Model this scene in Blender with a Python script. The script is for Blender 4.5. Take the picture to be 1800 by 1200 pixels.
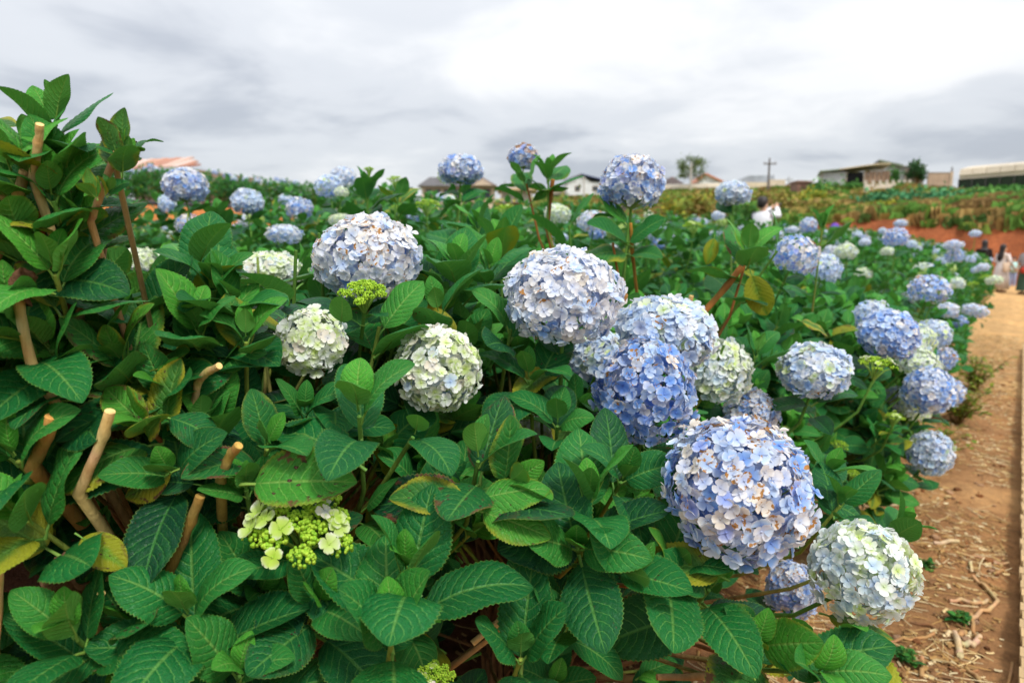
import bpy, math, random
import numpy as np
from mathutils import Vector, Matrix, noise, Euler
random.seed(7); np.random.seed(7)
rnd = random.random
def U(a, b): return a + (b - a) * random.random()
for o in list(bpy.data.objects): bpy.data.objects.remove(o)
SC = bpy.context.scene
COL = SC.collection
PI = math.pi

# ------------------------------------------------------------------ camera
CAM_H = 1.5
PITCH = math.radians(7.83)
cam_d = bpy.data.cameras.new('camera'); cam = bpy.data.objects.new('camera', cam_d); COL.objects.link(cam)
cam_d.sensor_width = 36; cam_d.lens = 24; cam_d.clip_start = 0.05; cam_d.clip_end = 2000
cam.location = (0, 0, CAM_H); cam.rotation_euler = (PI/2 - PITCH, 0, 0)
cam_d.dof.use_dof = True; cam_d.dof.focus_distance = 1.22; cam_d.dof.aperture_fstop = 3.6; cam_d.dof.aperture_blades = 9
SC.camera = cam
# ------------------------------------------------------------------ sky, sun, exposure
SUN_EL, SUN_AZ = math.radians(52), math.radians(150)      # azimuth clockwise from +Y
W = bpy.data.worlds.new('World'); SC.world = W; W.use_nodes = True
def build_world():
    nt = W.node_tree; nt.nodes.clear(); N = nt.nodes.new; L = nt.links.new
    out = N('ShaderNodeOutputWorld'); bg = N('ShaderNodeBackground'); L(bg.outputs[0], out.inputs[0])
    sky = N('ShaderNodeTexSky'); sky.sky_type = 'NISHITA'; sky.sun_disc = False
    sky.sun_elevation = SUN_EL; sky.sun_rotation = SUN_AZ
    tc = N('ShaderNodeTexCoord'); sep = N('ShaderNodeSeparateXYZ'); L(tc.outputs['Generated'], sep.inputs[0])
    zz = N('ShaderNodeMath'); zz.operation = 'ABSOLUTE'; L(sep.outputs[2], zz.inputs[0])
    za = N('ShaderNodeMath'); za.operation = 'ADD'; za.inputs[1].default_value = 0.17; L(zz.outputs[0], za.inputs[0])
    comb = N('ShaderNodeCombineXYZ')
    for i in range(2):
        d = N('ShaderNodeMath'); d.operation = 'DIVIDE'; L(sep.outputs[i], d.inputs[0]); L(za.outputs[0], d.inputs[1]); L(d.outputs[0], comb.inputs[i])
    def fbm(scale, det, dist, off):
        mp = N('ShaderNodeMapping'); mp.inputs['Location'].default_value = off; L(comb.outputs[0], mp.inputs[0])
        n = N('ShaderNodeTexNoise'); n.inputs['Scale'].default_value = scale; n.inputs['Detail'].default_value = det
        n.inputs['Roughness'].default_value = 0.52; n.inputs['Distortion'].default_value = dist; L(mp.outputs[0], n.inputs['Vector']); return n.outputs[0]
    n1 = fbm(0.55, 5, 0.35, (3.1, 0.4, 0)); n2 = fbm(1.7, 6, 0.3, (8.2, 5.0, 2.0))
    mx = N('ShaderNodeMath'); mx.operation = 'MULTIPLY_ADD'; L(n2, mx.inputs[0]); mx.inputs[1].default_value = 0.42; 
    m0 = N('ShaderNodeMath'); m0.operation = 'MULTIPLY'; L(n1, m0.inputs[0]); m0.inputs[1].default_value = 0.62; L(m0.outputs[0], mx.inputs[2])
    # a lower, greyer cloud base all the way round, thinning to bright sky at the very horizon
    er = N('ShaderNodeValToRGB'); e = er.color_ramp.elements
    e[0].position = 0.0; e[0].color = (0.62,)*3 + (1,); e[1].position = 1.0; e[1].color = (0.60,)*3 + (1,)
    for p, v in ((0.035, 0.56), (0.10, 0.435), (0.16, 0.46), (0.26, 0.57), (0.4, 0.60)):
        q = e.new(p); q.color = (v, v, v, 1)
    L(zz.outputs[0], er.inputs[0])
    sm = N('ShaderNodeMath'); sm.operation = 'ADD'; L(mx.outputs[0], sm.inputs[0]); L(er.outputs[0], sm.inputs[1])
    cr = N('ShaderNodeValToRGB'); cr.color_ramp.interpolation = 'EASE'; e = cr.color_ramp.elements
    e[0].position = 0.36; e[0].color = (0.25, 0.265, 0.295, 1); e[1].position = 0.74; e[1].color = (0.515, 0.52, 0.525, 1)
    q = e.new(0.47); q.color = (0.36, 0.372, 0.392, 1); q = e.new(0.60); q.color = (0.46, 0.463, 0.468, 1)
    sh = N('ShaderNodeMath'); sh.operation = 'SUBTRACT'; sh.inputs[1].default_value = 0.53; L(sm.outputs[0], sh.inputs[0])
    L(sh.outputs[0], cr.inputs[0])
    # overcast skies brighten steadily towards the zenith
    zg = N('ShaderNodeMath'); zg.operation = 'MULTIPLY_ADD'; L(zz.outputs[0], zg.inputs[0]); zg.inputs[1].default_value = 9.5; zg.inputs[2].default_value = 9.2
    sc = N('ShaderNodeVectorMath'); sc.operation = 'SCALE'; L(zg.outputs[0], sc.inputs['Scale']); L(cr.outputs[0], sc.inputs[0])
    mix = N('ShaderNodeMix'); mix.data_type = 'RGBA'; mix.inputs[0].default_value = 0.93; L(sky.outputs[0], mix.inputs[6]); L(sc.outputs[0], mix.inputs[7])
    L(mix.outputs[2], bg.inputs[0]); bg.inputs[1].default_value = 0.1
build_world()
sl = bpy.data.lights.new('sun', 'SUN'); sl.energy = 1.5; sl.angle = math.radians(11); sl.color = (1.0, 0.95, 0.87)
so = bpy.data.objects.new('sun', sl); COL.objects.link(so)
sd = Vector((math.sin(SUN_AZ)*math.cos(SUN_EL), math.cos(SUN_AZ)*math.cos(SUN_EL), math.sin(SUN_EL)))
so.rotation_euler = sd.to_track_quat('Z', 'Y').to_euler(); so.location = (0, -5, 20)
vs = SC.view_settings; vs.view_transform = 'Standard'; vs.look = 'None'; vs.gamma = 1; vs.exposure = 1.0; vs.use_curve_mapping = False
SC.render.engine = 'CYCLES'; cy = SC.cycles
cy.use_denoising = True; cy.max_bounces = 5; cy.diffuse_bounces = 2; cy.glossy_bounces = 2; cy.transmission_bounces = 4; cy.transparent_max_bounces = 4
cy.caustics_reflective = False; cy.caustics_refractive = False

# ------------------------------------------------------------------ pixels of the 1800x1200 photograph -> points
F = 1200.0
CAMP = Vector((0, 0, CAM_H))
RIGHT = Vector((1, 0, 0)); FWD = Vector((0, math.cos(PITCH), -math.sin(PITCH))); UPV = Vector((0, math.sin(PITCH), math.cos(PITCH)))
def P(px, py, d): return CAMP + FWD*d + RIGHT*((px-900)/F*d) - UPV*((py-600)/F*d)
def proj(v):
    r = Vector(v) - CAMP; d = r.dot(FWD)
    if d < 0.05: return None
    return 900 + r.dot(RIGHT)/d*F, 600 - r.dot(UPV)/d*F, d
def CV(ax, ay, az): return (RIGHT*ax + UPV*ay - FWD*az).normalized()   # right, up, towards camera
# path coordinates: t along the path, s to its left
DT = Vector((0.5962, 0.8028)); DS = Vector((-0.8028, 0.5962))
def ts(x, y): return DT.x*x + DT.y*y, DS.x*x + DS.y*y
def xy(t, s): return DT.x*t + DS.x*s, DT.y*t + DS.y*s
def sst(a, b, v):
    v = min(1, max(0, (v-a)/(b-a))); return v*v*(3-2*v)
def ground(x, y, fine=False):
    t, s = ts(x, y)
    z = 0.13*sst(0.45, 1.05, s)
    if s > 1: z += 0.17*(min(s, 5)-1)
    if s > 5: z += 0.02*(min(s, 17)-5)
    z += 1.50*sst(16.7, 17.6, s)
    if s > 17.5: z += 0.02*(min(s, 45)-17.5)
    n = noise.noise(Vector((x*0.12, y*0.12, 3.3)))
    tb = t + 1.2*noise.noise(Vector((s*0.15, 7.7, 0)))
    h = 2.9*sst(36.2, 38.8, tb)
    if tb > 38.6: h += 0.132*(min(tb, 60+12*sst(3, 12, s)+12*sst(20, 40, s))-38.6)
    z = max(z, h) if t > 33 else z
    z += n*0.12*sst(8, 30, math.hypot(x, y)) + n*0.2*sst(38, 45, t)
    z += 0.12*math.exp(-((t-14.2)**2+(s-4.2)**2)/8)
    if fine:
        z += 0.035*noise.noise(Vector((x*1.3, y*1.3, 0))) + 0.018*noise.noise(Vector((x*5, y*5, 1))) + 0.009*noise.noise(Vector((x*14, y*14, 2)))
        if -0.35 < s < 0.12: z -= 0.03*(1-abs((s+0.1)/0.25)) if abs(s+0.1) < 0.25 else 0
    return z
def onground(px, py, dmin=1.0, dmax=200):
    d = dmin
    while d < dmax:
        v = P(px, py, d)
        if v.z <= ground(v.x, v.y): return v
        d *= 1.01
    return P(px, py, dmax)

# ------------------------------------------------------------------ helpers
def tag(o, label=None, cat=None, group=None, kind=None):
    if label: o['label'] = label
    if cat: o['category'] = cat
    if group: o['group'] = group
    if kind: o['kind'] = kind
    return o
def empty(name, loc, rz=0.0):
    e = bpy.data.objects.new(name, None); COL.objects.link(e); e.location = loc; e.rotation_euler = (0, 0, rz); e.empty_display_size = 0.1; return e
def link(name, me, parent=None, M=None, color=None):
    o = bpy.data.objects.new(name, me); COL.objects.link(o)
    if parent: o.parent = parent
    if M is not None: o.matrix_basis = M
    if color: o.color = color
    return o
def qmesh(name, V, Q, UV=None, C=None, mats=(), midx=None, smooth=True):
    V = np.asarray(V, np.float32); Q = np.asarray(Q, np.int32); me = bpy.data.meshes.new(name)
    nq = len(Q); k = Q.shape[1]
    me.vertices.add(len(V)); me.vertices.foreach_set('co', V.ravel())
    me.loops.add(nq*k); me.loops.foreach_set('vertex_index', Q.ravel())
    me.polygons.add(nq); me.polygons.foreach_set('loop_start', np.arange(0, nq*k, k, dtype=np.int32))
    me.polygons.foreach_set('loop_total', np.full(nq, k, np.int32))
    if midx is not None: me.polygons.foreach_set('material_index', np.asarray(midx, np.int32))
    me.polygons.foreach_set('use_smooth', np.full(nq, smooth, bool))
    if UV is not None:
        l = me.uv_layers.new(name='UVMap'); l.data.foreach_set('uv', np.asarray(UV, np.float32)[Q.ravel()].ravel())
    if C is None: C = np.ones((len(V), 4), np.float32)
    a = me.color_attributes.new('Col', 'FLOAT_COLOR', 'POINT'); a.data.foreach_set('color', np.asarray(C, np.float32).ravel())
    for m in mats: me.materials.append(m)
    me.update(calc_edges=True); me.validate(); return me
def npm(M): return np.array(M, np.float32)
def bake(tmpls, insts):
    """tmpls: list of (V,Q,UV,midx); insts: list of (k, Matrix, rgba) -> joined arrays"""
    Vs, Qs, Us, Cs, Ms = [], [], [], [], []; off = 0
    for k, M, c in insts:
        V, Q, UV, mi = tmpls[k]; m = npm(M)
        Vs.append(V @ m[:3, :3].T + m[:3, 3]); Qs.append(Q + off); Us.append(UV); Ms.append(mi)
        Cs.append(np.tile(np.asarray(c, np.float32), (len(V), 1))); off += len(V)
    return np.vstack(Vs), np.vstack(Qs), np.vstack(Us), np.vstack(Cs), np.concatenate(Ms)
def grid_quads(nu, nv):
    i, j = np.meshgrid(np.arange(nu), np.arange(nv), indexing='ij'); a = i*(nv+1)+j
    return np.stack([a, a+nv+1, a+nv+2, a+1], -1).reshape(-1, 4)
def tube(pts, rads, n=6, cols=None, cap=True):
    """tapered tube along points -> V, Q(quads), C"""
    pts = [Vector(p) for p in pts]; V = []; C = []
    prev = None
    for i, p in enumerate(pts):
        d = (pts[min(i+1, len(pts)-1)] - pts[max(i-1, 0)]).normalized()
        if prev is None: a = d.orthogonal().normalized()
        else: a = (prev - d*prev.dot(d)); a = a.normalized() if a.length > 1e-5 else d.orthogonal().normalized()
        prev = a; b = d.cross(a)
        for k in range(n):
            th = 2*PI*k/n; V.append(p + (a*math.cos(th) + b*math.sin(th))*rads[i]); C.append(cols[i] if cols else (1, 1, 1, 1))
    Q = []
    for i in range(len(pts)-1):
        for k in range(n): Q.append((i*n+k, i*n+(k+1) % n, (i+1)*n+(k+1) % n, (i+1)*n+k))
    if cap:
        for i, rev in ((0, True), (len(pts)-1, False)):
            b = len(V); V += [v.copy() for v in V[i*n:i*n+n]]; C += C[i*n:i*n+n]   # own ring: a crisp cut end
            c = len(V); V.append(pts[i]); C.append(tuple(min(1, v*1.25) for v in C[i*n])); 
            for k in range(0, n, 2):
                q = (b+k, b+(k+1) % n, b+(k+2) % n, c); Q.append(q[::-1] if rev else q)
    return np.array([tuple(v) for v in V], np.float32), np.array(Q, np.int32), np.array(C, np.float32)
def joinvq(parts):
    Vs, Qs, Cs, off = [], [], [], 0
    for V, Q, C in parts: Vs.append(V); Qs.append(Q+off); Cs.append(C); off += len(V)
    return np.vstack(Vs), np.vstack(Qs), np.vstack(Cs)
def boxvq(lo, hi, c=(1, 1, 1, 1)):
    x0, y0, z0 = lo; x1, y1, z1 = hi
    V = np.array([(x0,y0,z0),(x1,y0,z0),(x1,y1,z0),(x0,y1,z0),(x0,y0,z1),(x1,y0,z1),(x1,y1,z1),(x0,y1,z1)], np.float32)
    Q = np.array([(3,2,1,0),(4,5,6,7),(0,1,5,4),(1,2,6,5),(2,3,7,6),(3,0,4,7)], np.int32)
    return V, Q, np.tile(np.array(c, np.float32), (8, 1))
def vq_obj(name, parts, mat, parent=None, smooth=False, M=None):
    V, Q, C = joinvq(parts); return link(name, qmesh(name, V, Q, None, C, (mat,), None, smooth), parent, M)

# ------------------------------------------------------------------ materials
class NT:
    def __init__(s, name):
        s.m = bpy.data.materials.new(name); s.m.use_nodes = True; s.t = s.m.node_tree; s.t.nodes.clear()
        s.out = s.N('ShaderNodeOutputMaterial')
    def N(s, ty): return s.t.nodes.new(ty)
    def L(s, a, b): s.t.links.new(a, b)
    def put(s, v, sock):
        if isinstance(v, (int, float)): sock.default_value = v
        elif isinstance(v, tuple): sock.default_value = v
        else: s.L(v, sock)
    def math(s, op, a, b=0.0, c=None, clamp=False):
        n = s.N('ShaderNodeMath'); n.operation = op; n.use_clamp = clamp
        s.put(a, n.inputs[0]); s.put(b, n.inputs[1])
        if c is not None: s.put(c, n.inputs[2])
        return n.outputs[0]
    def ss(s, v, a, b):
        n = s.N('ShaderNodeMapRange'); n.interpolation_type = 'SMOOTHSTEP'; s.put(v, n.inputs[0]); n.inputs[1].default_value = a; n.inputs[2].default_value = b; return n.outputs[0]
    def mix(s, f, a, b, blend='MIX'):
        n = s.N('ShaderNodeMix'); n.data_type = 'RGBA'; n.blend_type = blend; s.put(f, n.inputs[0]); s.put(a, n.inputs[6]); s.put(b, n.inputs[7]); return n.outputs[2]
    def noise(s, scale, det=3, vec=None, rough=0.5, dist=0.0):
        n = s.N('ShaderNodeTexNoise'); n.inputs['Scale'].default_value = scale; n.inputs['Detail'].default_value = det
        n.inputs['Roughness'].default_value = rough; n.inputs['Distortion'].default_value = dist
        if vec is not None: s.L(vec, n.inputs['Vector'])
        return n.outputs[0]
    def bsdf(s, col, rough=0.6, spec=0.5, bump=None, bstr=0.3, bdist=0.01):
        b = s.N('ShaderNodeBsdfPrincipled'); s.put(col, b.inputs['Base Color']); s.put(rough, b.inputs['Roughness']); s.put(spec, b.inputs['Specular IOR Level'])
        if bump is not None:
            bn = s.N('ShaderNodeBump'); bn.inputs['Strength'].default_value = bstr; bn.inputs['Distance'].default_value = bdist
            s.L(bump, bn.inputs['Height']); s.L(bn.outputs[0], b.inputs['Normal'])
        return b
    def done(s, sh): s.L(sh if not hasattr(sh, 'outputs') else sh.outputs[0], s.out.inputs[0]); return s.m
    def attr(s, name='Col'):
        n = s.N('ShaderNodeAttribute'); n.attribute_name = name; return n
    def geo(s): return s.N('ShaderNodeNewGeometry')
    def objinfo(s): return s.N('ShaderNodeObjectInfo')
    def vadd(s, a, b):
        n = s.N('ShaderNodeVectorMath'); n.operation = 'ADD'; s.put(a, n.inputs[0]); s.put(b, n.inputs[1]); return n.outputs[0]
    def sep(s, c):
        n = s.N('ShaderNodeSeparateColor'); s.L(c, n.inputs[0]); return n.outputs
def C4(r, g, b): return (r, g, b, 1.0)

def mat_leaf():
    """Col x object colour: R youth, G yellowing, B leaf-spot"""
    s = NT('hydrangea_leaf'); at = s.attr(); oi = s.objinfo(); geo = s.geo()
    par = s.mix(1.0, at.outputs[0], oi.outputs['Color'], 'MULTIPLY'); R, G, B = s.sep(par)[:3]
    tc = s.N('ShaderNodeTexCoord'); uv = tc.outputs['UV']; sx = s.N('ShaderNodeSeparateXYZ'); s.L(uv, sx.inputs[0])
    a = s.math('ABSOLUTE', s.math('MULTIPLY_ADD', sx.outputs[0], 2.0, -1.0)); v = sx.outputs[1]
    rv = s.N('ShaderNodeCombineXYZ'); s.L(s.math('MULTIPLY', oi.outputs['Random'], 37.0), rv.inputs[0]); s.L(s.math('MULTIPLY', s.sep(par)[0], 11.0), rv.inputs[1])
    ov = s.vadd(uv, rv.outputs[0])
    wob = s.noise(5.0, 2, ov)
    q = s.math('MULTIPLY_ADD', s.math('POWER', a, 1.25), -0.26, v); q = s.math('ADD', q, s.math('MULTIPLY', wob, 0.05)); q = s.math('MULTIPLY', q, 9.5)
    fr = s.math('ABSOLUTE', s.math('SUBTRACT', s.math('FRACT', q), 0.5))
    lat = s.math('SUBTRACT', 1.0, s.ss(fr, 0.0, 0.085))
    lat = s.math('MULTIPLY', lat, s.math('SUBTRACT', 1.0, s.ss(a, 0.55, 0.98)))
    latw = s.math('SUBTRACT', 1.0, s.ss(fr, 0.0, 0.32))
    midr = s.math('SUBTRACT', 1.0, s.ss(a, 0.018, 0.075))
    vein = s.math('MAXIMUM', lat, midr)
    vor = s.N('ShaderNodeTexVoronoi'); vor.feature = 'DISTANCE_TO_EDGE'; vor.inputs['Scale'].default_value = 26; s.L(ov, vor.inputs['Vector'])
    net = s.math('SUBTRACT', 1.0, s.ss(vor.outputs[0], 0.0, 0.12))
    n1 = s.noise(3.5, 3, ov); n2 = s.noise(16, 3, ov)
    dark = (0.003, 0.046, 0.022, 1); mid = (0.008, 0.150, 0.030, 1); lite = (0.075, 0.36, 0.030, 1)
    c = s.mix(s.ss(R, 0.0, 0.5), dark, mid); c = s.mix(s.ss(R, 0.45, 1.0), c, lite)
    c = s.mix(s.math('MULTIPLY', s.ss(n1, 0.42, 0.75), 0.45), c, (0.016, 0.17, 0.028, 1))
    c = s.mix(s.math('MULTIPLY', s.ss(n2, 0.35, 0.7), 0.25), c, (0.003, 0.045, 0.02, 1))
    under = s.mix(R, (0.045, 0.21, 0.060, 1), (0.12, 0.38, 0.07, 1))
    c = s.mix(s.math('MULTIPLY', geo.outputs['Backfacing'], 0.72), c, under)
    vc = s.mix(R, (0.06, 0.25, 0.05, 1), (0.26, 0.46, 0.10, 1))
    c = s.mix(s.math('MULTIPLY', vein, 0.62), c, vc); c = s.mix(s.math('MULTIPLY', net, 0.10), c, vc)
    # yellowing from the margin inwards
    ed = s.math('MULTIPLY_ADD', a, 0.75, s.math('MULTIPLY', n1, 0.8)); yf = s.math('MULTIPLY', s.ss(s.math('ADD', ed, s.math('MULTIPLY', G, 0.9)), 1.12, 1.62), s.ss(G, 0.0, 0.3))
    c = s.mix(s.math('MULTIPLY', yf, 0.85), c, (0.40, 0.34, 0.02, 1))
    c = s.mix(s.math('MULTIPLY', s.ss(G, 0.0, 1.0), 0.42), c, (0.16, 0.26, 0.015, 1))
    # leaf spot
    vs_ = s.N('ShaderNodeTexVoronoi'); vs_.inputs['Scale'].default_value = 11.0; vs_.inputs['Randomness'].default_value = 1.0; s.L(ov, vs_.inputs['Vector'])
    vcol = s.sep(vs_.outputs['Color'])
    rad = s.math('MULTIPLY', s.math('MULTIPLY', s.ss(vcol[0], 0.30, 1.0), 0.30), s.ss(B, 0.02, 0.8))
    sp = s.math('SUBTRACT', 1.0, s.ss(s.math('SUBTRACT', vs_.outputs['Distance'], rad), -0.02, 0.03)); sp = s.math('MULTIPLY', sp, s.ss(rad, 0.03, 0.06))
    core = s.math('SUBTRACT', 1.0, s.ss(s.math('SUBTRACT', vs_.outputs['Distance'], s.math('MULTIPLY', rad, 0.45)), -0.02, 0.02))
    c = s.mix(sp, c, (0.055, 0.022, 0.018, 1)); c = s.mix(s.math('MULTIPLY', core, s.math('MULTIPLY', sp, 0.7)), c, (0.22, 0.13, 0.09, 1))
    bl = s.math('MULTIPLY', s.ss(s.math('ADD', s.math('MULTIPLY', a, 0.5), s.noise(6, 2, ov)), 0.92, 1.02), s.ss(B, 0.45, 1.0)); c = s.mix(bl, c, (0.13, 0.055, 0.03, 1))
    rim = s.math('MULTIPLY', s.ss(a, 0.95, 0.995), 0.5); c = s.mix(rim, c, (0.17, 0.27, 0.035, 1))
    h = s.math('ADD', s.math('MULTIPLY', latw, -0.5), s.math('MULTIPLY', net, -0.35)); h = s.math('ADD', h, s.math('MULTIPLY', n2, 0.3)); h = s.math('MULTIPLY_ADD', midr, -0.6, h)
    rg = s.math('MULTIPLY_ADD', n1, 0.22, 0.33)
    rg = s.math('MULTIPLY_ADD', geo.outputs['Backfacing'], 0.2, rg)
    b = s.bsdf(c, rg, 0.20, h, 0.6, 0.004)
    tr = s.N('ShaderNodeBsdfTranslucent'); s.L(s.mix(0.5, c, (0.10, 0.36, 0.02, 1)), tr.inputs[0])
    ms = s.N('ShaderNodeMixShader'); ms.inputs[0].default_value = 0.16; s.L(b.outputs[0], ms.inputs[1]); s.L(tr.outputs[0], ms.inputs[2])
    return s.done(ms)
def mat_petal():
    """Col x object colour; alpha below 1 = browning"""
    s = NT('hydrangea_petal'); at = s.attr(); oi = s.objinfo()
    col = s.mix(1.0, at.outputs[0], oi.outputs['Color'], 'MULTIPLY')
    br = s.math('SUBTRACT', 1.0, s.math('MULTIPLY', at.outputs['Alpha'], oi.outputs['Alpha']))
    tc = s.N('ShaderNodeTexCoord'); sx = s.N('ShaderNodeSeparateXYZ'); s.L(tc.outputs['UV'], sx.inputs[0]); r = sx.outputs[1]
    rv = s.N('ShaderNodeCombineXYZ'); s.L(s.math('MULTIPLY', oi.outputs['Random'], 31.0), rv.inputs[0])
    ov = s.vadd(tc.outputs['Object'], rv.outputs[0]); n = s.noise(1.5, 2, ov); nf = s.noise(55, 2, ov)
    core = s.math('SUBTRACT', 1.0, s.ss(r, 0.05, 0.62))
    cs = s.sep(col); gf = s.math('MULTIPLY', s.ss(s.math('SUBTRACT', cs[1], cs[2]), -0.01, 0.06), s.ss(s.math('SUBTRACT', cs[1], cs[0]), -0.02, 0.03))
    c = s.mix(s.math('MULTIPLY', core, s.math('MULTIPLY_ADD', gf, 0.25, 0.55)), col, s.mix(1.0, col, s.mix(gf, (0.58, 0.70, 0.98, 1), (0.80, 0.92, 0.30, 1)), 'MULTIPLY'))
    c = s.mix(s.math('MULTIPLY', s.ss(r, 0.55, 1.0), s.math('MULTIPLY_ADD', s.ss(n, 0.42, 0.62), 0.35, 0.36)), c, (0.93, 0.92, 0.91, 1))
    stripe = s.math('SINE', s.math('MULTIPLY', sx.outputs[0], 40.0)); c = s.mix(s.math('MULTIPLY', s.math('MULTIPLY_ADD', stripe, 0.5, 0.5), 0.07), c, (0.25, 0.32, 0.62, 1))
    bf = s.math('MULTIPLY', s.ss(s.math('ADD', s.math('MULTIPLY', s.noise(1.9, 3, ov), 0.8), s.math('MULTIPLY', r, 0.06)), 0.47, 0.53), s.ss(br, 0.02, 0.4))
    c = s.mix(bf, c, s.mix(nf, (0.62, 0.33, 0.10, 1), (0.30, 0.11, 0.02, 1)))
    b = s.bsdf(c, 0.62, 0.25, s.math('ADD', s.math('MULTIPLY', stripe, 0.3), nf), 0.12, 0.002)
    tr = s.N('ShaderNodeBsdfTranslucent'); s.L(c, tr.inputs[0])
    ms = s.N('ShaderNodeMixShader'); ms.inputs[0].default_value = 0.38; s.L(b.outputs[0], ms.inputs[1]); s.L(tr.outputs[0], ms.inputs[2])
    return s.done(ms)
def mat_attr(name, rough=0.7, spec=0.3, nscale=20, namt=0.4, bscale=60, bstr=0.3, bdist=0.004, stretch=None, trans=0.0):
    s = NT(name); at = s.attr(); oi = s.objinfo(); c = s.mix(1.0, at.outputs[0], oi.outputs['Color'], 'MULTIPLY')
    tc = s.N('ShaderNodeTexCoord'); vec = tc.outputs['Object']
    if stretch:
        mp = s.N('ShaderNodeMapping'); mp.inputs['Scale'].default_value = stretch; s.L(vec, mp.inputs[0]); vec = mp.outputs[0]
    n = s.noise(nscale, 4, vec, 0.6); f = s.math('MULTIPLY', s.ss(n, 0.3, 0.75), namt)
    dk = s.mix(1.0, c, (0.45, 0.42, 0.40, 1), 'MULTIPLY'); c2 = s.mix(f, c, dk)
    c2 = s.mix(s.math('MULTIPLY', s.ss(s.noise(nscale*0.35, 2, vec), 0.5, 0.75), namt*0.6), c2, s.mix(1.0, c, (1.35, 1.3, 1.2, 1), 'MULTIPLY'))
    b = s.bsdf(c2, rough, spec, s.noise(bscale, 4, vec, 0.65), bstr, bdist)
    if trans:
        tr = s.N('ShaderNodeBsdfTranslucent'); s.L(c2, tr.inputs[0]); ms = s.N('ShaderNodeMixShader'); ms.inputs[0].default_value = trans
        s.L(b.outputs[0], ms.inputs[1]); s.L(tr.outputs[0], ms.inputs[2]); return s.done(ms)
    return s.done(b)
def mat_ground():
    s = NT('red_soil'); at = s.attr(); tc = s.N('ShaderNodeTexCoord'); v = tc.outputs['Object']
    n1 = s.noise(1.4, 5, v, 0.6); n2 = s.noise(9, 5, v, 0.65); n3 = s.noise(48, 4, v, 0.7); n4 = s.noise(170, 3, v, 0.6)
    c = at.outputs[0]
    c = s.mix(s.math('MULTIPLY', s.ss(n1, 0.40, 0.68), 0.55), c, s.mix(1.0, c, (1.55, 1.45, 1.30, 1), 'MULTIPLY'))
    c = s.mix(s.math('MULTIPLY', s.ss(n2, 0.42, 0.70), 0.60), c, s.mix(1.0, c, (0.50, 0.45, 0.45, 1), 'MULTIPLY'))
    c = s.mix(s.math('MULTIPLY', s.ss(n3, 0.50, 0.72), 0.50), c, s.mix(1.0, c, (1.7, 1.6, 1.4, 1), 'MULTIPLY'))
    c = s.mix(s.math('MULTIPLY', s.ss(n4, 0.50, 0.75), 0.45), c, s.mix(1.0, c, (0.4, 0.38, 0.38, 1), 'MULTIPLY'))
    h = s.math('ADD', s.math('MULTIPLY', n2, 0.9), s.math('ADD', s.math('MULTIPLY', n3, 0.6), s.math('MULTIPLY', n4, 0.3)))
    return s.done(s.bsdf(c, 0.92, 0.15, h, 0.8, 0.025))
M_LEAF = mat_leaf(); M_PETAL = mat_petal(); M_GROUND = mat_ground()
M_STEM = mat_attr('stem_bark', 0.8, 0.15, 45, 0.75, 140, 0.8, 0.004, (1, 1, 0.22))
M_BUD = mat_attr('flower_bud', 0.55, 0.3, 40, 0.25, 80, 0.2, 0.002, None, 0.2)
M_PET2 = mat_attr('green_stalk', 0.5, 0.4, 12, 0.2, 40, 0.2, 0.003)
def mat_petiole():
    s = NT('petiole'); oi = s.objinfo(); g = s.sep(oi.outputs['Color'])[1]
    return s.done(s.bsdf(s.mix(oi.outputs['Random'], (0.10, 0.26, 0.04, 1), (0.20, 0.34, 0.06, 1)), 0.5, 0.3))
M_PETI = mat_petiole()
M_STRAW = mat_attr('dry_straw', 0.75, 0.25, 40, 0.5, 120, 0.5, 0.003)
M_WOOD = mat_attr('weathered_timber', 0.75, 0.25, 6, 0.55, 40, 0.5, 0.006, (1, 6, 1))
M_PAINT = mat_attr('painted_wall', 0.8, 0.25, 1.3, 0.35, 9, 0.3, 0.02)
M_SHEET = mat_attr('roof_sheet', 0.55, 0.4, 1.1, 0.55, 6, 0.25, 0.02)
M_FILM = mat_attr('plastic_film', 0.4, 0.4, 0.9, 0.2, 4, 0.2, 0.02, None, 0.25)
M_FAR = mat_attr('hillside_plants', 0.8, 0.15, 1.5, 0.4, 20, 0.2, 0.01, None, 0.2)
M_SKIN = mat_attr('skin', 0.55, 0.35, 20, 0.12, 60, 0.1, 0.002)
M_CLOTH = mat_attr('cloth', 0.85, 0.15, 14, 0.22, 120, 0.3, 0.003)
M_HAIR = mat_attr('hair', 0.45, 0.4, 30, 0.4, 60, 0.4, 0.004, (4, 4, 0.5))
M_DARK = mat_attr('net_and_shade', 0.9, 0.1, 2, 0.3, 10, 0.1, 0.01)  # dark net walls, and solid pieces coloured as shaded interiors

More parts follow.
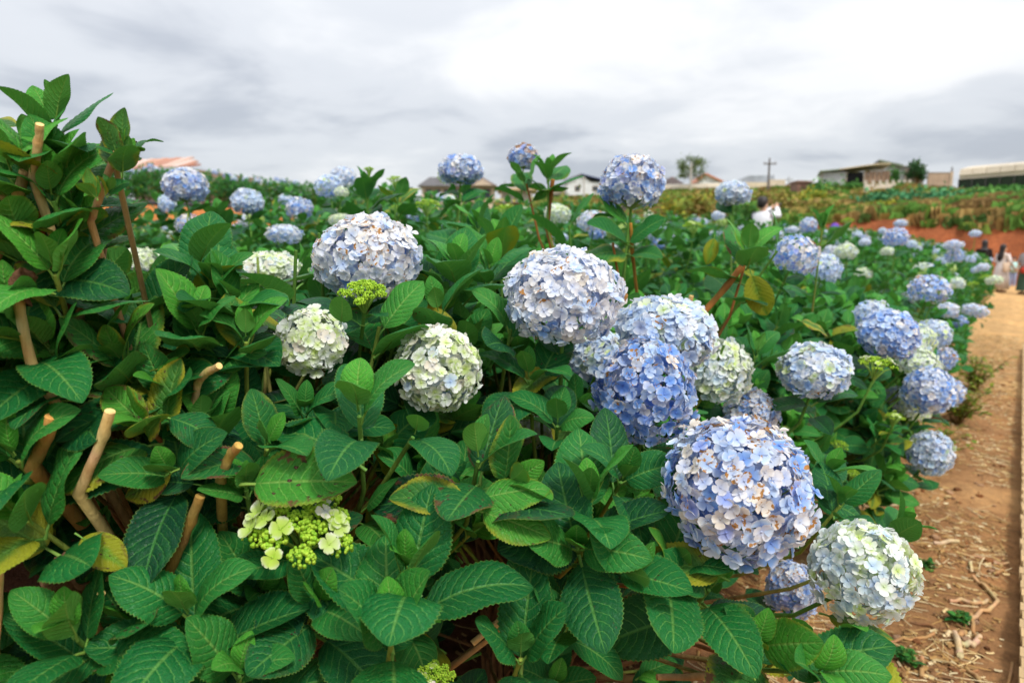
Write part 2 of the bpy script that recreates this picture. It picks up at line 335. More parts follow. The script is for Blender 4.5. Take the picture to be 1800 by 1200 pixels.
# ------------------------------------------------------------------ ground
def build_ground():
    def axis(segs):
        out = []
        for a, b, st, g in segs:
            v = a
            while v < b: out.append(v); v += st; st *= g
        return np.array(sorted(set(round(q, 4) for q in out)))
    T = axis([(-30, -1, 2.5, 1.0), (-1, 6, 0.055, 1.0), (6, 30, 0.08, 1.022), (30, 41, 0.25, 1.0), (41, 90, 0.9, 1.0), (90, 420, 5, 1.15)])
    S = np.concatenate([-axis([(1.4, 200, 0.25, 1.22)])[::-1], axis([(-1.4, -0.3, 0.12, 1.0), (-0.3, 1.3, 0.055, 1.0), (1.3, 7, 0.16, 1.02), (7, 16.6, 0.45, 1.0), (16.6, 18, 0.1, 1.0), (18, 420, 0.6, 1.07)])])
    nt, ns = len(T), len(S); V = np.zeros((nt*ns, 3), np.float32); C = np.ones((nt*ns, 4), np.float32); i = 0
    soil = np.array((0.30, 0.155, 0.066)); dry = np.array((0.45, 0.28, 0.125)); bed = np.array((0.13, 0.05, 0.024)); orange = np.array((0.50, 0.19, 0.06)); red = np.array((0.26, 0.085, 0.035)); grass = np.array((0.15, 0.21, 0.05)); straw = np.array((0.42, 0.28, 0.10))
    for t in T:
        for s in S:
            x, y = xy(t, s); V[i] = (x, y, ground(x, y, math.hypot(x, y) < 40))
            n = noise.noise(Vector((x*0.8, y*0.8, 9))); 
            c = soil*(1-sst(0.0, 0.5, n)) + dry*sst(0.0, 0.5, n)
            c = c*(1-sst(6, 16, t)) + dry*1.15*sst(6, 16, t) if s < 0.7 else c
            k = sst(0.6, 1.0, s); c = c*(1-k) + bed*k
            k = sst(16.2, 16.9, s)*(1-sst(18, 19.5, s)); c = c*(1-k) + orange*k
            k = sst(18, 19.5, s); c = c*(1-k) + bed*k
            if t > 31:
                k = sst(33, 35.8, t)*(1-sst(38.2, 39.4, t)); c = c*(1-k) + red*(1+0.5*n)*k
                g = grass if n > -0.1 else straw*0.6+grass*0.4
                k = sst(38.2, 39.6, t); c = c*(1-k) + g*k
            C[i, :3] = c; i += 1
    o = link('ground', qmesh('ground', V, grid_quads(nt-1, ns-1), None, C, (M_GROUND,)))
    # keep faces upward
    me = o.data
    if me.polygons[0].normal.z < 0: me.flip_normals()
    tag(o, kind='structure')
build_ground()

# ------------------------------------------------------------------ leaf and floret templates
def leaf_tmpl(nr, nc, W_=0.31, fold=0.25, bend=0.5, bend0=0.0, twist=0.0, wave=0.02, ph=0.0, quilt=0.008, teeth=True, petiole=True, curl=0.0):
    V, UV = [], []
    y = z = 0.0; ang = -bend0; pos = []
    for i in range(nr+1):
        pos.append((y, z, ang)); y += math.cos(ang)/nr; z += math.sin(ang)/nr; ang -= bend/nr
    for i in range(nr+1):
        u = i/nr; uu = min(max(u, 0.004), 0.998)
        hw = W_/0.396*uu**0.6*(1-uu)**0.75
        if teeth and i % 2 == 0 and 2 < i < nr-1: hw *= 0.935
        yy, zz, an = pos[i]
        for j in range(nc+1):
            a = 2*j/nc-1; ab = abs(a); x = a*hw
            h = fold*abs(x)*(1-0.3*ab) + wave*math.sin(u*9+ph+(1.7 if a > 0 else 0))*ab*ab*math.sin(PI*u) - curl*ab*ab*hw
            qp = (u-0.22*ab**1.25)*9.5*2*PI
            h += quilt*math.cos(qp)*(-1)*(1-ab**6)*math.sin(PI*uu)**0.5*(0.3+0.7*math.sin(PI*min(1, ab*1.05)))
            tw = twist*u; xr, hr = x*math.cos(tw)-h*math.sin(tw), x*math.sin(tw)+h*math.cos(tw)
            V.append((xr, yy-hr*math.sin(an), zz+hr*math.cos(an))); UV.append((j/nc, u))
    Q = grid_quads(nr, nc)[:, ::-1]; mi = np.zeros(len(Q), np.int32)
    V = np.array(V, np.float32); UV = np.array(UV, np.float32)
    if petiole:
        pv, pq, _ = tube([(0, -0.17, -0.03), (0, -0.07, -0.012), (0, 0.04, -0.014), (0, 0.3, 0.3*math.tan(-bend0-bend*0.15)-0.008)], [0.023, 0.018, 0.016, 0.006], 4, None, False)
        Q = np.vstack([Q, pq+len(V)]); V = np.vstack([V, pv]); UV = np.vstack([UV, np.full((len(pv), 2), 0.5, np.float32)]); mi = np.concatenate([mi, np.ones(len(pq), np.int32)])
    return V, Q.astype(np.int32), UV, mi
random.seed(11)
LEAFP = []
for k in range(16):
    LEAFP.append(dict(W_=U(0.27, 0.36), fold=U(0.08, 0.55), bend=U(0.15, 1.15), bend0=U(-0.25, 0.1), twist=U(-0.35, 0.35), wave=U(0.01, 0.05), ph=U(0, 6), quilt=U(0.005, 0.011), curl=U(-0.15, 0.3)))
LEAF_HI = [leaf_tmpl(44, 8, **p) for p in LEAFP]
LEAF_MD = [leaf_tmpl(12, 4, teeth=False, **{**p, 'quilt': 0.0}) for p in LEAFP]
LEAF_LO = [leaf_tmpl(4, 2, teeth=False, petiole=False, **{**p, 'quilt': 0.0}) for p in LEAFP]
def tm_mesh(name, t, mats): return qmesh(name, t[0], t[1], t[2], None, mats, t[3])
LEAF_ME = [tm_mesh('leaf', t, (M_LEAF, M_PETI)) for t in LEAF_HI]
LEAF_ME_MD = [tm_mesh('leaf', t, (M_LEAF, M_PETI)) for t in LEAF_MD]

def floret_tmpl(lo=False, cup=0.2, open_=0.0, jit=0.12, bead=True):
    if lo: rr = [0.03, 0.55, 1.0]; ww = [0.10, 0.52, 0.24]; cc = [-1, 0, 1]
    else: rr = [0.03, 0.30, 0.58, 0.82, 0.96, 1.0]; ww = [0.06, 0.31, 0.48, 0.48, 0.30, 0.12]; cc = [-1, -0.5, 0, 0.5, 1]
    V, UV, Q = [], [], []; off = 0
    for k in range(4):
        th = k*PI/2 + U(-jit, jit); sc = U(0.85, 1.1); c_, s_ = math.cos(th), math.sin(th); rise = (0.06 if k % 2 else 0.0) + U(-0.03, 0.03); cp = cup*U(0.0, 2.0)+U(-0.12, 0.12); tl = U(-0.4, 0.4)
        for r, w in zip(rr, ww):
            for a in cc:
                lx = a*w*sc; ly = r*sc*(1-0.06*a*a); z = rise + open_*r + cp*(r*r-0.35*r) + 0.16*abs(a)**2*w - 0.10*r**4 + tl*lx*r
                V.append((lx*c_-ly*s_, lx*s_+ly*c_, z)); UV.append(((a+1)/2, r))
        Q.append(grid_quads(len(rr)-1, len(cc)-1)[:, ::-1]+off); off += len(rr)*len(cc)
    if bead:
        b = 0.09; V += [(x*b, y*b, 0.05+z*b) for z in (-1, 1) for y in (-1, 1) for x in (-1, 1)]; UV += [(0.5, 0.0)]*8
        Q.append(np.array([(0,1,3,2),(4,6,7,5),(0,4,5,1),(2,3,7,6),(0,2,6,4),(1,5,7,3)])[:, ::-1]+off)
    Q = np.vstack(Q).astype(np.int32); return np.array(V, np.float32), Q, np.array(UV, np.float32), np.zeros(len(Q), np.int32)
FLO_HI = [floret_tmpl(False, U(0.0, 0.35), U(-0.15, 0.3)) for _ in range(8)]
FLO_LO = [floret_tmpl(True, U(0.0, 0.35), U(-0.15, 0.3), bead=False) for _ in range(5)]
FLO_ME = [tm_mesh('floret', t, (M_PETAL,)) for t in FLO_HI]
def ball_tmpl(n=1):
    V = []; Q = []
    m = 2
    for ax in range(3):
        for sg in (-1, 1):
            o = len(V)
            for i in range(m+1):
                for j in range(m+1):
                    p = [0, 0, 0]; p[ax] = sg; p[(ax+1) % 3] = (2*i/m-1); p[(ax+2) % 3] = (2*j/m-1)*sg
                    V.append(Vector(p).normalized()[:])
            Q.append(grid_quads(m, m)+o)
    Q = np.vstack(Q).astype(np.int32); V = np.array(V, np.float32); return V, Q, np.full((len(V), 2), 0.5, np.float32), np.zeros(len(Q), np.int32)
BALL = ball_tmpl()

# colour of florets
BLUE = (0.22, 0.42, 0.84); DEEP = (0.11, 0.27, 0.75); PALE = (0.56, 0.71, 0.93); WHITE = (0.84, 0.87, 0.93); CREAM = (0.93, 0.84, 0.70); MINT = (0.74, 0.84, 0.48); LIME = (0.42, 0.62, 0.05); LILAC = (0.40, 0.47, 0.82); ICE = (0.62, 0.76, 0.90); MW = (0.84, 0.90, 0.86); MI = (0.66, 0.80, 0.86)
def mixc(a, b, f): return tuple(a[i]*(1-f)+b[i]*f for i in range(3))
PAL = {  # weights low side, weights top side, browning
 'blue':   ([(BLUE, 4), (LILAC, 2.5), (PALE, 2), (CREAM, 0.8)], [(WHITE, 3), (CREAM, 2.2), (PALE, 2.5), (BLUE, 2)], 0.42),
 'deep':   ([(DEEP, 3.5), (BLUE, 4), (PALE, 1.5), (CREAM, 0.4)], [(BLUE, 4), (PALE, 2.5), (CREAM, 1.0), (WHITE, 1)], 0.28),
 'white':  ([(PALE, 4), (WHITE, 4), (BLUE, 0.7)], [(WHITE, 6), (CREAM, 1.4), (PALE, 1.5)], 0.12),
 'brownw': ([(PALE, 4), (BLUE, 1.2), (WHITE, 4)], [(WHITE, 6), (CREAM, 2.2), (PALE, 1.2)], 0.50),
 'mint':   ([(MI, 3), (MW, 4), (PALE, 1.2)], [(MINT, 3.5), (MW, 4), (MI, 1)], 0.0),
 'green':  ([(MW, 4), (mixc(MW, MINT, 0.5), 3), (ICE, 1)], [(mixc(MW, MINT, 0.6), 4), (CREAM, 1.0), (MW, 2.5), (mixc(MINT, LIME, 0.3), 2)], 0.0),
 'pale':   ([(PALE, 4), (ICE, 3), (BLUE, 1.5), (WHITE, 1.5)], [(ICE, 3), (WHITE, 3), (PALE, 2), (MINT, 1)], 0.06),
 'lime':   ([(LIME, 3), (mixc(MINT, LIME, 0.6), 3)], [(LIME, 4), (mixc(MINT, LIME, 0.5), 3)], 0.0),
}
def pick(ws):
    t = sum(w for _, w in ws)*rnd()
    for c, w in ws:
        t -= w
        if t <= 0: return c
    return ws[-1][0]
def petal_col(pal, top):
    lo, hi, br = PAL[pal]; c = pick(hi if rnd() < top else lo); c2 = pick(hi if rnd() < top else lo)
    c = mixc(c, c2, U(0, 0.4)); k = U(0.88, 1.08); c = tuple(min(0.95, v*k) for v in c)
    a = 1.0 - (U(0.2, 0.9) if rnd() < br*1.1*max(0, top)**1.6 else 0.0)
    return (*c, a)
def frame(n, spin=0.0, up=None):
    n = n.normalized(); a = n.orthogonal().normalized() if up is None else (up - n*up.dot(n)).normalized()
    b = n.cross(a); x = a*math.cos(spin)+b*math.sin(spin); y = n.cross(x)
    return Matrix(((x.x, y.x, n.x, 0), (x.y, y.y, n.y, 0), (x.z, y.z, n.z, 0), (0, 0, 0, 1)))
def fib(n):
    g = PI*(3-math.sqrt(5)); return [(math.cos(g*i)*math.sqrt(max(0, 1-(1-2*(i+0.5)/n)**2)), math.sin(g*i)*math.sqrt(max(0, 1-(1-2*(i+0.5)/n)**2)), 1-2*(i+0.5)/n) for i in range(n)]
def head_insts(pal, rx, ry, rz, n, fsize, nt, seed=0, low=-0.7, layers=1):
    """florets of one mop-head in its own frame (z = up): (template, Matrix, colour, normal)"""
    st = random.getstate(); random.seed(seed); out = []; ph = Vector((U(0, 50), U(0, 50), U(0, 50)))
    for lay in range(layers):
        for (x, y, z) in fib(n if lay == 0 else n//2):
            if z < low: continue
            d = Vector((x, y, z)); d = (d + Vector((U(-1, 1), U(-1, 1), U(-1, 1)))*0.10).normalized()
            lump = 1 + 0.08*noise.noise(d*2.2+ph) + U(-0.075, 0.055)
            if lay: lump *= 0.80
            p = Vector((d.x*rx, d.y*ry, d.z*rz))*lump
            nn = Vector((d.x/rx, d.y/ry, d.z/rz)).normalized(); nn = (nn + Vector((U(-1, 1), U(-1, 1), U(-1, 1)))*0.55).normalized()
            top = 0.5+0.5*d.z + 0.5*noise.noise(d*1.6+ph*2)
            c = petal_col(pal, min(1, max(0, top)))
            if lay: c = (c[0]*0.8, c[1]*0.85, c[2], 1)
            M = Matrix.Translation(p) @ frame(nn, U(0, 6.3)) @ Matrix.Scale(fsize*U(0.82, 1.15), 4)
            out.append((random.randrange(nt), M, c, nn, lay))
    random.setstate(st); return out
def pedicels(rx, ry, rz, n=26, c=(0.22, 0.36, 0.10, 1)):
    parts = []
    for (x, y, z) in fib(n):
        if z < -0.8: continue
        e = Vector((x*rx, y*ry, z*rz))*0.86; b = Vector((0, 0, -rz*0.95)); m = (b+e)*0.5 + Vector((x*rx, y*ry, 0))*0.1
        parts.append(tube([b, m, e], [0.0022, 0.0018, 0.0012], 4, [c]*3, False))
    return joinvq(parts)
def corymb(r, hgt, nb, seed, flo=6, c1=(0.22, 0.46, 0.02), c2=(0.48, 0.70, 0.06)):
    """flat-domed head of green buds with a few small open florets"""
    st = random.getstate(); random.seed(seed); ins = []; stalks = []; fl = []
    cl = [(U(0, 6.3), r*math.sqrt((i+0.5)/13)) for i in range(13)]
    cl = [(r*math.sqrt((i+0.5)/13)*math.cos(i*2.4), r*math.sqrt((i+0.5)/13)*math.sin(i*2.4)) for i in range(13)]
    for cx, cy in cl:
        q = math.hypot(cx, cy)/r; cz = hgt*(1-q*q)*0.9 - hgt*0.2; cr = r*0.27
        stalks.append(tube([(0, 0, -hgt-0.02), (cx*0.55, cy*0.55, -hgt*0.4), (cx, cy, cz)], [0.003, 0.0025, 0.0018], 5, [(0.2, 0.36, 0.06, 1)]*3, False))
        for _ in range(nb//13):
            a, rr = U(0, 6.3), cr*math.sqrt(rnd()); p = Vector((cx+rr*math.cos(a), cy+rr*math.sin(a), cz+0.5*cr*(1-(rr/cr)**2)+U(-0.003, 0.003)))
            k = U(0.0017, 0.0031)*r/0.06; c = mixc(c1, c2, rnd()); ins.append((0, Matrix.Translation(p) @ Matrix.Diagonal((k, k, k*1.25, 1)), (*c, 1)))
    for i in range(flo):
        a = U(0, 6.3); q = U(0.5, 1.05); p = Vector((r*q*math.cos(a), r*q*math.sin(a), hgt*(1-q*q)*0.9+U(0.0, 0.012)))
        n = Vector((math.cos(a)*q*0.8, math.sin(a)*q*0.8, 1)); c = mixc((0.50, 0.70, 0.06), MINT, U(0.0, 0.7)) if rnd() < 0.85 else (0.9, 0.85, 0.72)
        fl.append((random.randrange(len(FLO_HI)), Matrix.Translation(p) @ frame(n, U(0, 6.3)) @ Matrix.Scale(U(0.012, 0.017)*r/0.06, 4), (*c, 1)))
    random.setstate(st); return bake([BALL], ins), joinvq(stalks), fl

# ------------------------------------------------------------------ hydrangea shrubs
class Shrub:
    def __init__(s, t, sl, R, h, label, cat='shrub', group=None):
        x, y = xy(t, sl); s.t, s.s, s.R, s.h = t, sl, R, h; s.base = Vector((x, y, ground(x, y)-0.01))
        s.root = empty('hydrangea_bush', s.base); tag(s.root, label, cat, group); s.mass = []; s.stems = 0
    def put(s, name, me, M, color=None, parent=None): return link(name, me, parent or s.root, Matrix.Translation(-s.base) @ M, color)
    def putw(s, name, parts, mat, smooth=True, parent=None):   # world-space geometry
        V, Q, C = joinvq(parts); V = V - np.array(s.base, np.float32); return link(name, qmesh(name, V, Q, None, C, (mat,), None, smooth), parent or s.root)
TAN = (0.56, 0.40, 0.17, 1); BARK = (0.22, 0.12, 0.05, 1); GRN = (0.10, 0.24, 0.04, 1); GRNY = (0.22, 0.30, 0.05, 1); RUST = (0.30, 0.12, 0.03, 1)
def stem_to(sh, tip, axis, green=0.5, r0=0.0075, r1=0.0042, col=None, seg=8):
    a = random.random()*6.3; b0 = sh.base + Vector((math.cos(a)*0.12, math.sin(a)*0.12, 0.02)); b0.z = ground(b0.x, b0.y)-0.02
    L = (tip-b0).length; c1 = b0 + Vector((U(-0.05, 0.05), U(-0.05, 0.05), L*0.45)); c2 = tip - axis*L*0.35
    pts, rad, cols = [], [], []
    for i in range(seg+1):
        u = i/seg; p = b0*(1-u)**3 + c1*3*u*(1-u)**2 + c2*3*u*u*(1-u) + tip*u**3
        if 0 < i < seg: p = p + Vector((U(-1, 1), U(-1, 1), U(-1, 1)))*0.006
        pts.append(p); rad.append(r0+(r1-r0)*u); f = sst(1-green-0.15, 1-green+0.25, u)
        g = col or (GRN if rnd() < 0.7 else GRNY); cols.append(tuple(BARK[k]*(1-f)+g[k]*f for k in range(4)))
    sh.putw('stem', [tube(pts, rad, 6, cols)], M_STEM); sh.stems += 1
def leaf_M(base, d, nrm, L):
    d = d.normalized(); z = (nrm - d*nrm.dot(d))
    z = z.normalized() if z.length > 1e-4 else d.orthogonal().normalized(); x = d.cross(z)
    return Matrix(((x.x*L, d.x*L, z.x*L, base.x), (x.y*L, d.y*L, z.y*L, base.y), (x.z*L, d.z*L, z.z*L, base.z), (0, 0, 0, 1)))
SHOOT_TH = [(0.28, 0.42), (0.62, 0.72), (1.02, 0.95), (1.36, 1.0), (1.62, 0.95)]
def shoot_leaves(tip, axis, n=4, L=0.125, spread=1.0, youth=0.0, yellow=0.0, spots=0.0, az=None, gap=1.0, small=1.0):
    """records of the opposite leaf pairs round one shoot tip: (variant, Matrix, params)"""
    axis = axis.normalized(); a0 = axis.orthogonal().normalized(); b0 = axis.cross(a0); az = U(0, 6.3) if az is None else az; out = []; pos = tip.copy()
    for k in range(n):
        th, sz = SHOOT_TH[min(k, 4)]; pos = tip - axis*gap*(0.0, 0.016, 0.042, 0.078, 0.12)[min(k, 4)]*L/0.125
        for e in range(2):
            ph = az + k*PI/2*U(0.92, 1.08) + e*PI + U(-0.2, 0.2); rd = a0*math.cos(ph)+b0*math.sin(ph); t_ = th*spread*U(0.85, 1.18)
            d = axis*math.cos(t_) + rd*math.sin(t_); nrm = axis*math.sin(t_) - rd*math.cos(t_)
            nrm = (nrm + d.cross(nrm)*U(-0.35, 0.35)).normalized()
            l = L*sz*U(0.85, 1.15)*(small if k == 0 else 1)
            y = (0.85, 0.56, 0.32, 0.14, 0.06)[min(k, 4)] + youth + U(-0.2, 0.2)
            sp = spots*U(0.5, 1.2) if k > 0 else 0; ye = yellow*U(0.3, 1.3)
            if k >= 2 and rnd() < 0.07: ye += U(0.3, 0.9)
            if k >= 2 and rnd() < 0.12: sp += U(0.3, 0.8)
            out.append((random.randrange(16), leaf_M(pos + d*l*0.15, d, nrm, l), (min(1, max(0.001, y)), min(1, max(0, ye)), min(1, max(0, sp)), 1.0)))
    return out

# near bushes: (t, s, radius, height, label)
NEAR = [
 (0.10, 1.78, 0.66, 1.62, 'tall leafy bush with pale cut woody stems and no blooms'),
 (0.92, 1.52, 0.66, 1.30, 'bush carrying a browning white mophead above a lime bud cluster'),
 (1.62, 1.16, 0.58, 1.16, 'front bush with a chain of big blue mopheads leaning over the path'),
 (2.55, 1.18, 0.58, 1.12, 'bush beside the blue chain with yellow hanging leaf and one tall ball bloom'),
 (3.35, 0.95, 0.60, 1.08, 'bush with a dense heap of blue blooms bulging over bare soil'),
 (4.55, 0.98, 0.60, 1.12, 'bush behind the heap of blue blooms with mixed blue and mint heads'),
 (1.05, 2.75, 0.62, 1.12, 'low bush behind the cut stems with flat pale green heads'),
 (1.95, 2.35, 0.62, 1.14, 'bush in the second row behind the browning white mophead'),
 (3.00, 2.45, 0.62, 1.16, 'second row bush with slender bronze stemmed shoot and round blue bloom'),
]
SH = [Shrub(*a) for a in NEAR]
def nearest(p):
    t, s = ts(p.x, p.y); return min(range(len(SH)), key=lambda i: math.hypot(SH[i].t-t, SH[i].s-s)*(1.0 if i else 1.05))

# flower heads read off the photograph: px, py, width, height (px), real width (m), palette, mode, lean (right, up, toward camera)
HEADS = [
 (1297, 857, 262, 232, 0.250, 'blue', 'hi', (0.25, 0.75, 0.55)),
 (1515, 1005, 174, 172, 0.195, 'mint', 'hi', (0.35, 0.75, 0.5)),
 (1392, 1035, 92, 125, 0.150, 'blue', 'hi', (0.1, 0.8, 0.5)),
 (1132, 690, 178, 190, 0.215, 'deep', 'hi', (-0.1, 0.8, 0.5)),
 (1172, 582, 176, 116, 0.225, 'pale', 'hi', (0.1, 0.9, 0.3)),
 (1262, 655, 112, 140, 0.185, 'mint', 'hi', (0.4, 0.85, 0.3)),
 (1318, 735, 96, 100, 0.165, 'blue', 'hi', (0.4, 0.8, 0.2)),
 (990, 523, 206, 166, 0.240, 'white', 'hi', (0.0, 0.9, 0.35)),
 (1052, 630, 112, 96, 0.170, 'pale', 'hi', (-0.2, 0.8, 0.4)),
 (647, 455, 186, 146, 0.225, 'brownw', 'hi', (0.0, 0.9, 0.35)),
 (545, 600, 122, 92, 0.128, 'green', 'hi', (0.1, 0.65, 0.75)),
 (770, 648, 152, 138, 0.162, 'green', 'hi', (0.5, 0.55, 0.65)),
 (1110, 323, 110, 98, 0.200, 'blue', 'hi', (0, 1, 0.1)),
 (1432, 651, 122, 86, 0.200, 'pale', 'hi', (-0.1, 0.9, 0.4)),
 (1400, 450, 76, 72, 0.180, 'blue', 'lo', (0.3, 0.8, 0.3)),
 (1452, 472, 54, 52, 0.150, 'pale', 'lo', (0.3, 0.9, 0.3)),
 (1563, 588, 100, 80, 0.215, 'deep', 'md', (0.0, 0.8, 0.5)),
 (1532, 556, 62, 60, 0.170, 'pale', 'lo', (-0.3, 0.9, 0.2)),
 (1608, 598, 70, 60, 0.180, 'mint', 'lo', (0.3, 0.9, 0.2)),
 (1642, 587, 58, 52, 0.160, 'pale', 'lo', (0.3, 0.9, 0.2)),
 (1615, 640, 76, 54, 0.190, 'green', 'lo', (0.2, 0.9, 0.2)),
 (1660, 630, 40, 42, 0.150, 'blue', 'lo', (0.5, 0.8, 0.2)),
 (1632, 688, 82, 84, 0.190, 'blue', 'md', (0.1, 0.85, 0.3)),
 (1670, 690, 48, 66, 0.150, 'blue', 'lo', (0.6, 0.7, 0.2)),
 (1610, 715, 54, 62, 0.140, 'green', 'lo', (0.2, 0.9, 0.3)),
 (1577, 700, 48, 44, 0.130, 'pale', 'lo', (-0.3, 0.9, 0.2)),
 (1634, 797, 74, 78, 0.190, 'pale', 'md', (0.2, 0.85, 0.3)),
 (1634, 508, 68, 50, 0.200, 'blue', 'lo', (0.1, 0.9, 0.3)),
 (1574, 418, 44, 36, 0.180, 'blue', 'lo', (0, 1, 0)),
 (1680, 498, 30, 24, 0.150, 'mint', 'lo', (0, 1, 0)),
 (1665, 546, 38, 30, 0.150, 'white', 'lo', (0.1, 1, 0)),
 (1686, 568, 28, 28, 0.130, 'deep', 'lo', (0.3, 0.9, 0)),
 (1714, 546, 42, 24, 0.180, 'white', 'lo', (0.3, 0.9, 0)),
 (1600, 520, 30, 46, 0.130, 'white', 'lo', (-0.5, 0.8, 0)),
 (1487, 443, 40, 30, 0.160, 'green', 'lo', (0, 1, 0)),
 (920, 276, 52, 43, 0.150, 'blue', 'md', (0, 1, 0)),
 (810, 300, 76, 50, 0.190, 'blue', 'md', (0, 1, 0.1)),
 (784, 308, 30, 34, 0.080, 'green', 'lo', (-0.5, 0.8, 0)),
 (578, 328, 52, 42, 0.180, 'pale', 'lo', (-0.2, 1, 0)),
 (603, 310, 46, 34, 0.170, 'white', 'lo', (0, 1, 0)),
 (600, 338, 26, 20, 0.080, 'green', 'lo', (0.1, 0.9, 0.2)),
 (326, 328, 73, 60, 0.210, 'blue', 'md', (0, 1, 0.1)),
 (293, 358, 30, 34, 0.110, 'pale', 'lo', (-0.6, 0.8, 0)),
 (435, 356, 55, 44, 0.190, 'pale', 'md', (0, 1, 0)),
 (335, 395, 50, 38, 0.180, 'blue', 'lo', (0, 1, 0.1)),
 (527, 367, 48, 40, 0.170, 'blue', 'lo', (0, 1, 0.1)),
 (245, 463, 92, 40, 0.200, 'green', 'md', (0, 1, 0.1)),
 (474, 476, 112, 46, 0.200, 'green', 'hi', (0, 1, 0.15)),
 (500, 412, 64, 26, 0.180, 'white', 'lo', (0, 1, 0)),
 (600, 388, 46, 20, 0.130, 'green', 'lo', (0, 1, 0)),
 (1288, 340, 60, 42, 0.190, 'pale', 'md', (0, 1, 0.1)),
 (1263, 379, 24, 18, 0.120, 'white', 'lo', (0, 1, 0)),
 (1043, 390, 58, 40, 0.180, 'white', 'lo', (0, 1, 0.1)),
 (1050, 408, 30, 30, 0.110, 'deep', 'lo', (0, 1, 0.1)),
 (980, 376, 48, 34, 0.170, 'green', 'lo', (0.1, 1, 0)),
 (1421, 397, 30, 30, 0.170, 'blue', 'lo', (0, 1, 0)),
 (1393, 404, 20, 14, 0.130, 'white', 'lo', (0, 1, 0)),
 (1583, 393, 23, 15, 0.150, 'pale', 'lo', (0, 1, 0)),
 (1551, 406, 15, 12, 0.120, 'pale', 'lo', (0, 1, 0)),
 (1520, 426, 20, 15, 0.140, 'white', 'lo', (0, 1, 0)),
 (1603, 430, 18, 15, 0.130, 'pale', 'lo', (0, 1, 0)),
 (1560, 442, 24, 16, 0.150, 'green', 'lo', (0, 1, 0)),
 (1676, 431, 34, 16, 0.190, 'white', 'lo', (0, 1, 0)),
 (1678, 450, 30, 28, 0.170, 'blue', 'lo', (0, 1, 0)),
 (1714, 411, 19, 14, 0.150, 'pale', 'lo', (0, 1, 0)),
 (1728, 470, 22, 16, 0.150, 'white', 'lo', (0, 1, 0)),
 (1714, 475, 14, 12, 0.120, 'pale', 'lo', (0, 1, 0)),
 (1748, 493, 28, 18, 0.160, 'green', 'lo', (0, 1, 0)),
 (940, 760, 70, 44, 0.110, 'green', 'hi', (0, 1, 0.3)),
 (150, 492, 40, 20, 0.110, 'green', 'lo', (0, 1, 0.1)),
 (1158, 430, 28, 30, 0.130, 'deep', 'lo', (0, 1, 0.1)),
 (1145, 410, 26, 16, 0.120, 'white', 'lo', (0, 1, 0.1)),
]
BUDS = [ # px, py, width, depth, floret count, lean
 (530, 925, 168, 1.0, 9, (0.1, 0.8, 0.55)), (640, 515, 74, 1.30, 0, (0.1, 0.85, 0.5)), (1540, 642, 60, 2.3, 4, (0.1, 0.95, 0.15)), (1572, 733, 32, 2.6, 2, (0.1, 0.95, 0.15)),
 (696, 318, 32, 3.4, 0, (0, 1, 0)), (888, 369, 36, 4.2, 2, (0, 1, 0)), (1218, 398, 36, 4.4, 2, (0, 1, 0)), (1640, 517, 34, 3.5, 2, (0.1, 0.95, 0.1)), (1138, 352, 22, 4.6, 0, (0, 1, 0)),
 (765, 1192, 62, 1.05, 4, (0, 0.85, 0.5)), (1475, 782, 30, 2.4, 0, (0.1, 0.9, 0.3)), (750, 362, 44, 3.6, 3, (0, 1, 0)), (649, 298, 18, 3.0, 0, (0, 1, 0)), (1490, 388, 20, 7, 0, (0, 1, 0)), (1500, 833, 26, 2.3, 0, (0.1, 0.9, 0.3)), (695, 366, 20, 4.5, 0, (0, 1, 0)), (1710, 500, 20, 6.5, 0, (0, 1, 0)), (1735, 488, 22, 8.0, 0, (0, 1, 0)),
]
HREC = []
for h in HEADS: HREC.append((h[0], h[1], h[2]/2, h[3]/2, F*h[4]/h[2]))
for b in BUDS: HREC.append((b[0], b[1], b[2]/2*0.95, b[2]/4, b[3]))
def blocked(pts, k=0.96):
    for p in pts:
        q = proj(p)
        if q is None: return True
        for (hx, hy, rx, ry, d) in HREC:
            if q[2] < d+0.02 and ((q[0]-hx)/rx)**2 + ((q[1]-hy)/ry)**2 < k*k: return True
    return False
GAPS = [(560, 985, 60, 45), (905, 680, 60, 45), (865, 1000, 55, 75), (470, 905, 45, 40), (1215, 1110, 85, 50), (610, 880, 30, 70), (255, 950, 55, 55), (30, 1000, 40, 40), (1000, 800, 50, 40), (640, 640, 40, 25), (560, 1110, 40, 50), (830, 1130, 60, 60), (160, 860, 50, 35), (1080, 1150, 60, 40), (1150, 1060, 40, 40), (1500, 870, 30, 30)]
def in_gap(pts):
    for p in pts:
        q = proj(p)
        if q is not None and q[2] < 2.0 and any(((q[0]-g[0])/g[2])**2+((q[1]-g[1])/g[3])**2 < 1 for g in GAPS): return True
    return False
def leaf_pts(M): return [M @ Vector((x, y, 0)) for (x, y) in ((0, 0.08), (0, 0.5), (0, 0.9), (0.25, 0.5), (-0.25, 0.5))]
SKY = [(-400, 160), (40, 215), (150, 300), (175, 400), (200, 440), (300, 425), (420, 450), (520, 410), (620, 400), (760, 410), (860, 395), (960, 395), (1060, 400), (1180, 420), (1260, 415), (1360, 420), (1450, 465), (1540, 480), (1640, 490), (1750, 520), (2200, 560)]
def skyline(px):
    for (a, b), (c, d) in zip(SKY, SKY[1:]):
        if a <= px <= c: return b+(d-b)*(px-a)/(c-a)
    return 400
def above_sky(pts):
    for p in pts:
        q = proj(p)
        if q is None or q[2] < 0.72: return True
        if q[1] < skyline(q[0]): return True
    return False

